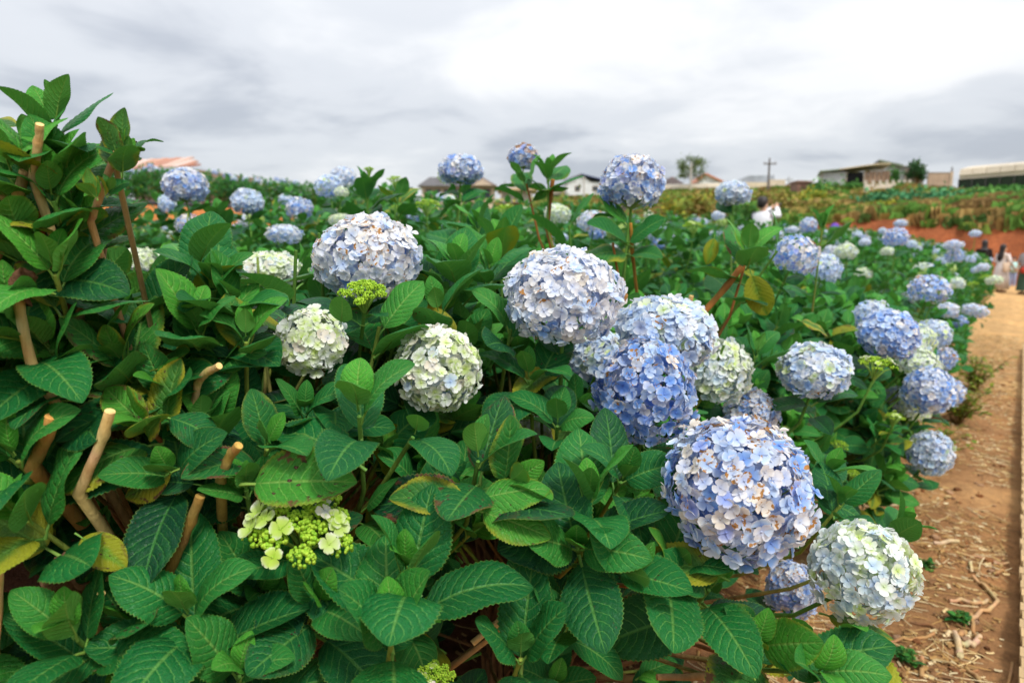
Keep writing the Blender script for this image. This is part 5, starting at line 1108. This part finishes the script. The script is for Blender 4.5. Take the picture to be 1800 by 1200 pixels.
# red-roofed house
b = Bld('red_roofed_house', 'small white house with orange red roof behind the long greenhouse', 'house', 1224, 1262, 96); w = b.w; zt = b.z(322); b.box('wall', (0, 0, 0), (w, 4, zt), WHITEW); b.prism('gable', [(0, zt+0.003), (w, zt+0.003), (w*0.3, b.z(309))], -0.02, 0.2, WHITEW); b.prism('roof', [(w*0.28, b.z(309)), (w*1.1, zt-0.1), (w*1.1, zt+0.15), (w*0.28, b.z(306.5))], -0.5, 4.4, (0.52, 0.20, 0.10), M_SHEET); b.prism('roof', [(w*0.28, b.z(309)), (w*0.28, b.z(306.5)), (-0.3, zt+0.1), (-0.3, zt-0.1)], -0.5, 4.4, (0.50, 0.19, 0.10), M_SHEET); window(b, w*0.35, w*0.6, zt*0.5, zt*0.8)
b = Bld('grey_roofed_house', 'dark roofed small house beside the red roofed house', 'house', 1160, 1196, 98); w = b.w; zt = b.z(326); b.box('wall', (0, 0, 0), (w, 4, zt), (0.55, 0.52, 0.5)); b.prism('roof', [(-0.3, zt+0.003), (w+0.3, zt+0.003), (w*0.6, b.z(315)), (w*0.3, b.z(315))], -0.4, 4.4, (0.16, 0.13, 0.14), M_SHEET); b.box('chimney', (w*0.55, 1.5, b.z(318)), (w*0.55+0.5, 2.0, b.z(311)), (0.3, 0.2, 0.18)); window(b, w*0.3, w*0.5, zt*0.6, zt*0.85)
# flat tan storehouse with grey roof
b = Bld('long_storehouse', 'long tan storehouse with shallow blue grey roof behind the utility pole', 'building', 1272, 1372, 86); w = b.w; zt = b.z(322); b.box('wall', (0, 0, 0), (w, 6, zt), (0.66, 0.55, 0.42)); b.prism('roof', [(w*0.1, zt+0.003), (w*0.86, zt+0.003), (w*0.86, b.z(309)), (w*0.42, b.z(309.5))], 0.6, 5.5, (0.34, 0.38, 0.44), M_SHEET); b.box('side_wing', (w*0.74, -0.4, 0), (w*1.0, -0.003, b.z(318)), (0.60, 0.50, 0.40)); b.box('door', (w*0.8, -0.46, 0.2), (w*0.88, -0.405, zt*0.5), (0.25, 0.2, 0.16))
# rusty shed on the slope
b = Bld('rusty_shed', 'small rust brown tin shed on the slope left of the open shed', 'shed', 1396, 1420, 60, None, 0.5); w = b.w; zt = b.z(322); b.box('wall', (0, 0, 0), (w, 1.6, zt), (0.24, 0.12, 0.09), M_SHEET); b.prism('roof', [(-0.1, zt+0.003), (w+0.1, zt+0.003), (w+0.1, zt+0.1), (-0.1, b.z(319))], -0.15, 1.75, (0.28, 0.15, 0.11), M_SHEET); b.box('door', (w*0.35, -0.05, 0.3), (w*0.7, -0.003, zt*0.85), (0.14, 0.07, 0.05))
# open shed complex
b = Bld('open_shed', 'open fronted shed with cream sheet roof and timber end walls', 'shed', 1437, 1556, 64, 62, 0.6); w = b.w; zt = b.z(303)
b.box('back_wall', (0, 4.2, 0), (w, 4.4, zt), (0.50, 0.48, 0.46)); b.box('grey_wall', (0, 0, 0), (w*0.36, 4.19, zt-0.02), (0.52, 0.52, 0.56)); b.box('bay_shade_block', (w*0.37, 0.5, zt*0.45), (w*0.62, 4.15, zt-0.03), (0.03, 0.03, 0.035), M_DARK); b.box('low_wall', (w*0.37, 0.1, 0), (w*0.62, 0.4, zt*0.42), (0.42, 0.42, 0.46))  # solid near-black block in the bay stands for the shade inside
for k in range(6): x0 = w*0.63+k*w*0.37/6; b.box('wall_board', (x0, 0.02, 0), (x0+w*0.37/6-0.05, 0.2, zt-0.05-0.02*(k % 2)), tuple(np.array((0.34, 0.22, 0.15))*U(0.75, 1.2)), M_WOOD)
b.box('end_wall', (w-0.25, 0.25, 0), (w-0.02, 4.15, zt-0.06), (0.40, 0.30, 0.22), M_WOOD)
for u in (0.365, 0.625, 0.0): b.box('post', (w*u-0.06, -0.1, 0), (w*u+0.06, 0.0-0.005, zt-0.02), (0.40, 0.34, 0.28), M_WOOD)
for k in range(7):
    u0, u1 = k/7, (k+1)/7; zz = lambda u: zt+0.06 + (b.z(289)-b.z(297))*sst(0.0, 0.9, u); c = (0.42, 0.50, 0.36) if k < 2 else (0.80, 0.66, 0.46)
    b.prism('roof_sheet', [(w*u0*1.02-0.2, zz(u0)), (w*u1*1.02-0.22, zz(u1)), (w*u1*1.02-0.22, zz(u1)+0.08), (w*u0*1.02-0.2, zz(u0)+0.08)], -0.5, 4.8, tuple(np.array(c)*U(0.93, 1.05)), M_SHEET)
b = Bld('gabled_shed', 'gabled white shed with dark roof edge joined behind the open shed', 'shed', 1520, 1612, 69, 67, 0.6); w = b.w; zt = b.z(297)
b.box('wall', (0, 0, 0), (w, 5, zt), (0.62, 0.62, 0.66)); b.prism('gable', [(0, zt+0.003), (w*0.6, zt+0.003), (w*0.16, b.z(286))], -0.02, 0.3, (0.50, 0.50, 0.50)); b.prism('roof', [(w*0.16, b.z(286)), (w*0.62, zt), (w*0.62, zt+0.2), (w*0.16, b.z(282.5))], -0.6, 5.3, (0.20, 0.24, 0.16), M_SHEET); b.prism('roof', [(w*0.16, b.z(286)), (w*0.16, b.z(282.5)), (-w*0.1, zt-0.1), (-w*0.1, zt-0.3)], -0.6, 5.3, (0.12, 0.12, 0.13), M_SHEET); b.prism('roof', [(w*0.60, zt+0.003), (w*1.02, zt-0.15), (w*1.02, zt), (w*0.60, zt+0.15)], -0.35, 5.3, (0.36, 0.34, 0.33), M_SHEET)
b.box('front_wall', (w*0.66, -0.25, 0), (w*1.0, -0.003, zt-0.16), (0.52, 0.42, 0.34)); b.box('door', (w*0.76, -0.32, 0.3), (w*0.83, -0.255, zt*0.8), (0.32, 0.26, 0.22)); window(b, w*0.88, w*0.95, zt*0.5, zt*0.8, -0.255)
b = Bld('brick_wall', 'low tan block wall between the shed and the greenhouse', 'wall', 1622, 1664, 66, None, 0.4); w = b.w; b.box('wall', (0, 0, 0), (w, 0.2, b.z(306)), (0.42, 0.30, 0.22)); b.box('coping', (-0.05, -0.05, b.z(306)+0.003), (w+0.05, 0.25, b.z(305)), (0.36, 0.28, 0.22)); b.box('pillar', (w-0.3, -0.08, 0), (w, -0.003, b.z(304)), (0.5, 0.38, 0.28))
def fence():
    a = onground(1520, 336, 20); c = onground(1610, 320, 20); c = Vector((P(1608, 318, 63).x, P(1608, 318, 63).y, 0)); a = Vector((P(1520, 338, 50).x, P(1520, 338, 50).y, 0)); a.z = ground(a.x, a.y); c.z = ground(c.x, c.y)
    root = empty('concrete_fence', a); tag(root, 'pale panel fence climbing the slope below the shed', 'fence'); n = 8; d = (c-a)/n; ang = math.atan2(d.y, d.x); L = math.hypot(d.x, d.y)
    for k in range(n):
        p = d*k; V, Q, C = boxvq((0.12, -0.04, -0.2), (L-0.02, 0.04, 0.75), tuple(np.array((0.66, 0.55, 0.46))*U(0.9, 1.1))+(1,)); vq_obj('panel', [(V, Q, C)], M_PAINT, root, False, Matrix.Translation(p) @ Matrix.Rotation(ang, 4, 'Z')); vq_obj('post', [boxvq((0, -0.08, -0.3), (0.11, 0.08, 0.95), (0.70, 0.62, 0.54, 1))], M_PAINT, root, False, Matrix.Translation(p) @ Matrix.Rotation(ang, 4, 'Z'))
fence()
def pole(px, ptop, d, lab, r=0.12, arm=True, col=(0.16, 0.14, 0.13)):
    b = P(px, 435, d); g = ground(b.x, b.y); H = P(px, ptop, d).z-g; root = empty('utility_pole', (b.x, b.y, g-0.1)); tag(root, lab, 'pole'); vq_obj('shaft', [tube([(0, 0, 0), (0, 0, H*0.5), (0, 0, H+0.1)], [r, r*0.85, r*0.7], 8, [(*col, 1)]*3)], M_WOOD, root, True)
    if arm:
        vq_obj('crossarm', [boxvq((-0.6, -0.25, H-0.5), (0.6, -0.14, H-0.38), (*col, 1))], M_WOOD, root)
        for x in (-0.5, 0, 0.5): vq_obj('insulator', [tube([(x, -0.2, H-0.38), (x, -0.2, H-0.22)], [0.05, 0.03], 6, [(0.3, 0.3, 0.3, 1)]*2)], M_SHEET, root, True)
pole(1345, 281, 66, 'dark utility pole rising above the tan storehouse'); pole(1210, 288, 78, 'pale concrete pole in front of the lone airy tree', 0.12, False, (0.5, 0.47, 0.42)); pole(1025, 312, 80, 'short pale pole in front of the blue roofed house', 0.12, False, (0.5, 0.47, 0.44)); pole(888, 320, 90, 'thin grey pole behind the low hut', 0.1, True, (0.3, 0.3, 0.3)); pole(1662, 296, 68, 'short dark pole at the end of the tan block wall', 0.1, False); pole(1380, 312, 110, 'faint distant pole behind the rust brown shed', 0.1, True, (0.3, 0.3, 0.32))
# rusty roof beyond the terrace hedge
b = Bld('rusty_barn', 'barn with rusty patched corrugated roof beyond the terrace hedge', 'barn', 225, 360, 27, 26, 0.3); w = b.w; zt = b.z(300)
b.box('wall', (0.2, 0.3, 0), (w-0.3, 4, zt-0.02), (0.35, 0.26, 0.2), M_WOOD)
for k in range(12):
    x0, x1 = w*k/12, w*(k+1)/12-0.015; c = random.choice(((0.52, 0.26, 0.17), (0.60, 0.40, 0.32), (0.46, 0.20, 0.12), (0.66, 0.52, 0.46))); top = b.z(278)-0.02*(k % 2)
    cut = 0.12*max(0, k-8); prof = [(-0.4, zt), (0.8-cut*2, top-cut), (0.8-cut*2, top+0.06-cut), (-0.4, zt+0.06)]; b.prism('roof_sheet', prof, x0, x1, c, M_SHEET, None, 'y')
# edge pipe of the terrace
pts = [Vector((*xy(t, 17.75), 0)) for t in np.linspace(-3, 22, 26)]
for p in pts: p.z = ground(p.x, p.y)+0.06
o0 = pts[0].copy(); o = vq_obj('irrigation_pipe', [tube([p-o0 for p in pts], [0.05]*26, 8, [(0.04, 0.04, 0.05, 1)]*26)], M_SHEET, None, True); o.location = o0; tag(o, 'black irrigation pipe along the rim of the orange bank', 'pipe')

# ------------------------------------------------------------------ people
def skin_body(name, J, E, Rr, root, col, levels=2):
    me = bpy.data.meshes.new(name); me.from_pydata([J[k] for k in J], [], []); keys = list(J); ix = {k: i for i, k in enumerate(keys)}
    me2 = bpy.data.meshes.new(name); me2.from_pydata([J[k] for k in keys], [(ix[a], ix[b]) for a, b in E], []); o = bpy.data.objects.new(name, me2); COL.objects.link(o); m = o.modifiers.new('skin', 'SKIN'); m.use_smooth_shade = True
    sk = me2.skin_vertices[0].data if len(me2.skin_vertices) else None
    if sk is None:
        bpy.context.view_layer.objects.active = o; sk = me2.skin_vertices[0].data
    for k in keys: sk[ix[k]].radius = (Rr[k], Rr[k]) if not isinstance(Rr[k], tuple) else Rr[k]; sk[ix[k]].use_root = (k == 'pelvis')
    s_ = o.modifiers.new('sub', 'SUBSURF'); s_.levels = levels; s_.render_levels = levels
    dg = bpy.context.evaluated_depsgraph_get(); em = bpy.data.meshes.new_from_object(o.evaluated_get(dg)); bpy.data.objects.remove(o)
    for a in list(em.color_attributes): em.color_attributes.remove(a)
    a = em.color_attributes.new('Col', 'FLOAT_COLOR', 'POINT'); a.data.foreach_set('color', np.tile(np.array((*col, 1), np.float32), len(em.vertices))); em.materials.clear(); em.materials.append(M_SKIN); em.name = name
    return link(name, em, root)
def loft(rings, n=16):
    """rings: (cx, cy, z, rx, ry)"""
    V = []
    for (cx, cy_, z, rx, ry) in rings:
        for k in range(n): a = 2*PI*k/n; V.append((cx+rx*math.cos(a), cy_+ry*math.sin(a), z))
    Q = [(i*n+k, i*n+(k+1) % n, (i+1)*n+(k+1) % n, (i+1)*n+k) for i in range(len(rings)-1) for k in range(n)]
    return np.array(V, np.float32), np.array(Q, np.int32)
def lofted(name, rings, col, mat, root, wob=0.0, n=16):
    V, Q = loft(rings, n)
    if wob: V = V + np.array([[wob*noise.noise(Vector(v)*9), wob*noise.noise(Vector(v)*9+Vector((4, 4, 4))), 0] for v in V.tolist()], np.float32)
    return link(name, qmesh(name, V, Q, None, np.tile(np.array((*col, 1), np.float32), (len(V), 1)), (mat,)), root)
def person(px, pfoot, d, face, H, lab, skin, arms, outfit, hair, standz=None):
    """face: heading in radians, 0 = towards +X; arms: per side (elbow, wrist) in body frame (x forward, y left)"""
    p = P(px, pfoot, d); g = ground(p.x, p.y) if standz is None else standz
    root = empty('person', (p.x, p.y, g), face); tag(root, lab, 'person'); k = H/1.62
    J = {'pelvis': (0, 0, 0.86), 'waist': (0, 0, 1.0), 'chest': (0.01, 0, 1.18), 'neck': (0.0, 0, 1.36), 'jaw': (0.025, 0, 1.44), 'head': (0.01, 0, 1.54), 'nose': (0.115, 0, 1.48)}
    R_ = {'pelvis': (0.13, 0.11), 'waist': (0.11, 0.09), 'chest': (0.14, 0.10), 'neck': 0.05, 'jaw': 0.062, 'head': 0.082, 'nose': 0.012}
    E = [('pelvis', 'waist'), ('waist', 'chest'), ('chest', 'neck'), ('neck', 'jaw'), ('jaw', 'head'), ('jaw', 'nose')]
    for s, sg in (('L', 1), ('R', -1)):
        J['hip'+s] = (0, 0.085*sg, 0.80); J['knee'+s] = (0.03, 0.085*sg, 0.45); J['ank'+s] = (-0.02, 0.085*sg, 0.07); J['toe'+s] = (0.13, 0.095*sg, 0.03); J['sho'+s] = (0, 0.165*sg, 1.29); el, wr = arms[s]; J['elb'+s] = el; J['wri'+s] = wr
        R_.update({'hip'+s: 0.085, 'knee'+s: 0.052, 'ank'+s: 0.035, 'toe'+s: 0.028, 'sho'+s: 0.052, 'elb'+s: 0.038, 'wri'+s: 0.026}); dv = (Vector(wr)-Vector(el)).normalized(); pl = Vector(wr)+dv*0.07; J['palm'+s] = pl[:]; R_['palm'+s] = (0.034, 0.016)
        E += [('pelvis', 'hip'+s), ('hip'+s, 'knee'+s), ('knee'+s, 'ank'+s), ('ank'+s, 'toe'+s), ('chest', 'sho'+s), ('sho'+s, 'elb'+s), ('elb'+s, 'wri'+s), ('wri'+s, 'palm'+s)]
        sd_ = dv.cross(Vector((1, 0, 0.2))).normalized()
        for f in range(4): J[f'f{f}{s}'] = (pl + dv*(0.085-0.008*abs(f-1)) + sd_*(f-1.5)*0.022)[:]; R_[f'f{f}{s}'] = 0.009; E.append(('palm'+s, f'f{f}{s}'))
        J['th'+s] = (Vector(wr)+dv*0.06+sd_*0.055)[:]; R_['th'+s] = 0.010; E.append(('wri'+s, 'th'+s))
    J = {a: (v[0]*k, v[1]*k, v[2]*k) for a, v in J.items()}; R_ = {a: (v*k if not isinstance(v, tuple) else (v[0]*k, v[1]*k)) for a, v in R_.items()}
    skin_body('body', J, E, R_, root, skin)
    for kind, args in outfit:
        col = args[0]
        if kind == 'dress': lofted('dress', [(0, 0, 1.35*k, 0.06*k, 0.09*k), (0.0, 0, 1.31*k, 0.10*k, 0.19*k), (0.01*k, 0, 1.18*k, 0.135*k, 0.185*k), (0, 0, 1.0*k, 0.13*k, 0.16*k), (0, 0, 0.84*k, 0.18*k, 0.20*k), (0, 0, 0.55*k, 0.22*k, 0.24*k), (0, 0, args[1]*k, 0.25*k, 0.27*k), (0, 0, args[1]*k+0.01, 0.23*k, 0.25*k)], col, M_CLOTH, root, 0.02)
        if kind == 'shirt': lofted('shirt', [(0, 0, 1.36*k, 0.06*k, 0.08*k), (0, 0, 1.32*k, 0.10*k, 0.20*k), (0.01*k, 0, 1.18*k, 0.145*k, 0.205*k), (0, 0, 0.98*k, 0.145*k, 0.19*k), (0, 0, args[1]*k, 0.16*k, 0.20*k), (0, 0, args[1]*k+0.01, 0.14*k, 0.18*k)], col, M_CLOTH, root, 0.02)
        if kind == 'sleeves':
            for s in 'LR':
                a, e, w = Vector(J['sho'+s]), Vector(J['elb'+s]), Vector(J['wri'+s]); q = args[1]; pts = [a+(a-e).normalized()*0.02, a.lerp(e, 0.5), e] + ([e.lerp(w, 0.5), e.lerp(w, 0.92)] if q > 0.6 else []); V, Q, C = tube(pts, [0.075*k, 0.066*k, 0.058*k, 0.05*k, 0.046*k][:len(pts)], 10, [(*col, 1)]*len(pts), False); link('sleeve', qmesh('sleeve', V, Q, None, C, (M_CLOTH,)), root)
        if kind == 'trousers':
            for s in 'LR':
                a, e, w = Vector(J['hip'+s]), Vector(J['knee'+s]), Vector(J['ank'+s]); V, Q, C = tube([a+Vector((0, 0, 0.1*k)), a, e, w], [0.10*k, 0.10*k, 0.075*k, 0.06*k], 10, [(*col, 1)]*4, False); link('trouser_leg', qmesh('trouser_leg', V, Q, None, C, (M_CLOTH,)), root)
        if kind == 'skirt': lofted('skirt', [(0, 0, 1.0*k, 0.125*k, 0.155*k), (0, 0, 0.84*k, 0.17*k, 0.19*k), (0, 0, 0.5*k, 0.21*k, 0.23*k), (0, 0, args[1]*k, 0.24*k, 0.26*k)], col, M_CLOTH, root, 0.02)
        if kind == 'shoes':
            for s in 'LR':
                a, t_ = Vector(J['ank'+s]), Vector(J['toe'+s]); V, Q, C = tube([a+Vector((-0.05*k, 0, -0.03*k)), a+Vector((0.0, 0, -0.02*k)), t_+Vector((0.03*k, 0, 0.01*k))], [0.035*k, 0.045*k, 0.034*k], 8, [(*col, 1)]*3); link('shoe', qmesh('shoe', V, Q, None, C, (M_CLOTH,)), root)
        if kind == 'cap': lofted('cap', [(0.0, 0, 1.56*k, 0.105*k, 0.10*k), (0.0, 0, 1.61*k, 0.10*k, 0.095*k), (0.0, 0, 1.65*k, 0.06*k, 0.06*k), (0, 0, 1.66*k, 0.005, 0.005)], col, M_CLOTH, root); lofted('cap_brim', [(0.02*k, 0, 1.562*k, 0.20*k, 0.17*k), (0.02*k, 0, 1.572*k, 0.19*k, 0.16*k), (0.0, 0, 1.58*k, 0.10*k, 0.10*k)], col, M_CLOTH, root)
    hc, hl = hair
    rings = [(-0.02*k, 0, 1.655*k, 0.01*k, 0.01*k), (-0.02*k, 0, 1.645*k, 0.06*k, 0.055*k), (-0.022*k, 0, 1.60*k, 0.098*k, 0.092*k), (-0.028*k, 0, 1.54*k, 0.098*k, 0.099*k), (-0.05*k, 0, 1.47*k, 0.066*k, 0.092*k)]
    if hl > 0: rings += [(-0.07*k, 0, 1.38*k, 0.062*k, 0.10*k), (-0.105*k, 0, 1.25*k, 0.055*k, 0.115*k), (-0.125*k, 0, (1.47-hl*0.75)*k, 0.045*k, 0.10*k), (-0.12*k, 0, (1.47-hl)*k, 0.015*k, 0.03*k)]
    else: rings += [(-0.06*k, 0, 1.43*k, 0.03*k, 0.05*k)]
    lofted('hair', rings, hc, M_HAIR, root, 0.012*k)
    return root
SK = (0.55, 0.33, 0.22); BLK = (0.02, 0.015, 0.014)
DOWN = {'L': ((0.0, 0.23, 1.03), (0.08, 0.24, 0.80)), 'R': ((0.0, -0.23, 1.03), (0.08, -0.24, 0.80))}
r = person(1757, 512, 23.2, math.radians(15), 1.60, 'person in long white dress with long black hair walking on the path', SK, {'L': ((0.0, 0.23, 1.03), (0.12, 0.2, 0.84)), 'R': ((0.06, -0.25, 1.04), (0.20, -0.26, 0.86))}, [('dress', ((0.78, 0.72, 0.70), 0.12)), ('sleeves', ((0.80, 0.76, 0.76), 0.5)), ('shoes', ((0.5, 0.3, 0.2),))], (BLK, 0.42))
p = Vector(r.location); V, Q = loft([(0, 0, 0.0, 0.10, 0.04), (0, 0, 0.03, 0.15, 0.05), (0, 0, 0.26, 0.17, 0.05), (0, 0, 0.30, 0.16, 0.03)], 14)
bag = link('tote_bag', qmesh('tote_bag', V, Q, None, np.tile(np.array((0.66, 0.52, 0.40, 1), np.float32), (len(V), 1)), (M_CLOTH,))); bag.location = p + Vector((-0.06, -0.30, 0.72)); bag.rotation_euler = (0, 0, 0.25); tag(bag, 'beige cloth shoulder bag hanging at the back of the white dress', 'bag')
link('strap', qmesh('strap', *tube([(-0.12, 0, 0.28), (-0.05, 0.06, 0.5), (0.02, 0.14, 0.60), (0.08, 0.08, 0.5), (0.12, 0, 0.28)], [0.012]*5, 6, [(0.6, 0.46, 0.34, 1)]*5)[:2], None, np.tile(np.array((0.6, 0.46, 0.34, 1), np.float32), (32+0 if False else len(tube([(-0.12, 0, 0.28), (-0.05, 0.06, 0.5), (0.02, 0.14, 0.60), (0.08, 0.08, 0.5), (0.12, 0, 0.28)], [0.012]*5, 6)[0]), 1)), (M_CLOTH,)), bag)
person(1724, 505, 24.5, math.radians(60), 1.62, 'person with black hair and black top half hidden behind the bushes', SK, DOWN, [('shirt', (BLK, 0.78)), ('sleeves', (BLK, 1.0)), ('trousers', ((0.04, 0.03, 0.03),)), ('shoes', (BLK,))], (BLK, 0.25))
person(1780, 490, 27.0, math.radians(230), 1.15, 'child in pale turquoise shirt on the path behind the white dress', SK, {'L': ((0.05, 0.22, 1.04), (0.2, 0.12, 0.98)), 'R': ((0.05, -0.22, 1.04), (0.2, -0.12, 0.98))}, [('shirt', ((0.45, 0.72, 0.70), 0.78)), ('sleeves', ((0.45, 0.72, 0.70), 0.5)), ('trousers', ((0.30, 0.38, 0.60),)), ('shoes', ((0.4, 0.4, 0.4),))], ((0.06, 0.03, 0.02), 0))
r = person(1801, 513, 22.5, math.radians(200), 1.62, 'person in grey patterned top and dark green skirt at the path side', SK, {'L': ((0.02, 0.25, 1.05), (0.12, 0.26, 0.86)), 'R': ((0.02, -0.25, 1.05), (0.14, -0.2, 0.86))}, [('shirt', ((0.34, 0.32, 0.33), 0.86)), ('sleeves', ((0.34, 0.32, 0.33), 0.5)), ('skirt', ((0.05, 0.10, 0.07), 0.12)), ('shoes', ((0.1, 0.08, 0.07),))], ((0.08, 0.05, 0.04), 0))
V, Q = loft([(0, 0, 0.0, 0.08, 0.05), (0, 0, 0.03, 0.13, 0.07), (0, 0, 0.16, 0.14, 0.07), (0, 0, 0.19, 0.11, 0.04)], 14); bag = link('handbag', qmesh('handbag', V, Q, None, np.tile(np.array((0.40, 0.05, 0.03, 1), np.float32), (len(V), 1)), (M_CLOTH,))); bag.location = Vector(r.location) + Vector((-0.22, -0.2, 0.70)); tag(bag, 'red handbag held beside the dark green skirt', 'handbag')
link('handle', qmesh('handle', *tube([(-0.08, 0, 0.18), (0, 0, 0.28), (0.08, 0, 0.18)], [0.01]*3, 6)[:2], None, None, (M_CLOTH,)), bag).color = (0.4, 0.05, 0.03, 1)
r = person(1336, 470, 14.0, math.radians(35), 1.68, 'person in loose white shirt raising both arms to take a photo', SK, {'L': ((0.22, 0.20, 1.30), (0.38, 0.06, 1.44)), 'R': ((0.22, -0.20, 1.28), (0.38, -0.05, 1.44))}, [('shirt', ((0.78, 0.78, 0.84), 0.62)), ('sleeves', ((0.76, 0.77, 0.83), 1.0)), ('trousers', ((0.10, 0.08, 0.10),)), ('shoes', (BLK,))], (BLK, 0))
ph_ = link('phone', qmesh('phone', *joinvq([boxvq((-0.006, -0.075, -0.037), (0.006, 0.075, 0.037), (0.02, 0.02, 0.022, 1)), boxvq((0.0062, -0.06, 0.012), (0.010, -0.035, 0.032), (0.05, 0.05, 0.06, 1))])[:2], None, None, (M_SHEET,))); ph_.color = (0.03, 0.03, 0.035, 1); ph_.location = Vector(r.location) + Matrix.Rotation(math.radians(35), 3, 'Z') @ Vector((0.50, 0.0, 1.56)); ph_.rotation_euler = (0, 0, math.radians(35)); tag(ph_, 'black phone held up by the person in the white shirt', 'phone')
person(1463, 470, 17.0, math.radians(-90), 1.45, 'person in purple hat standing low behind the field bushes', SK, DOWN, [('shirt', ((0.75, 0.75, 0.80), 0.80)), ('sleeves', ((0.75, 0.75, 0.8), 0.5)), ('trousers', ((0.10, 0.08, 0.10),)), ('cap', ((0.16, 0.08, 0.45),))], (BLK, 0))
person(751, 420, 38.5, math.radians(180), 1.65, 'person in red shirt before the cream house', SK, DOWN, [('shirt', ((0.55, 0.08, 0.04), 0.78)), ('sleeves', ((0.55, 0.08, 0.04), 0.5)), ('trousers', ((0.05, 0.05, 0.08),))], (BLK, 0))
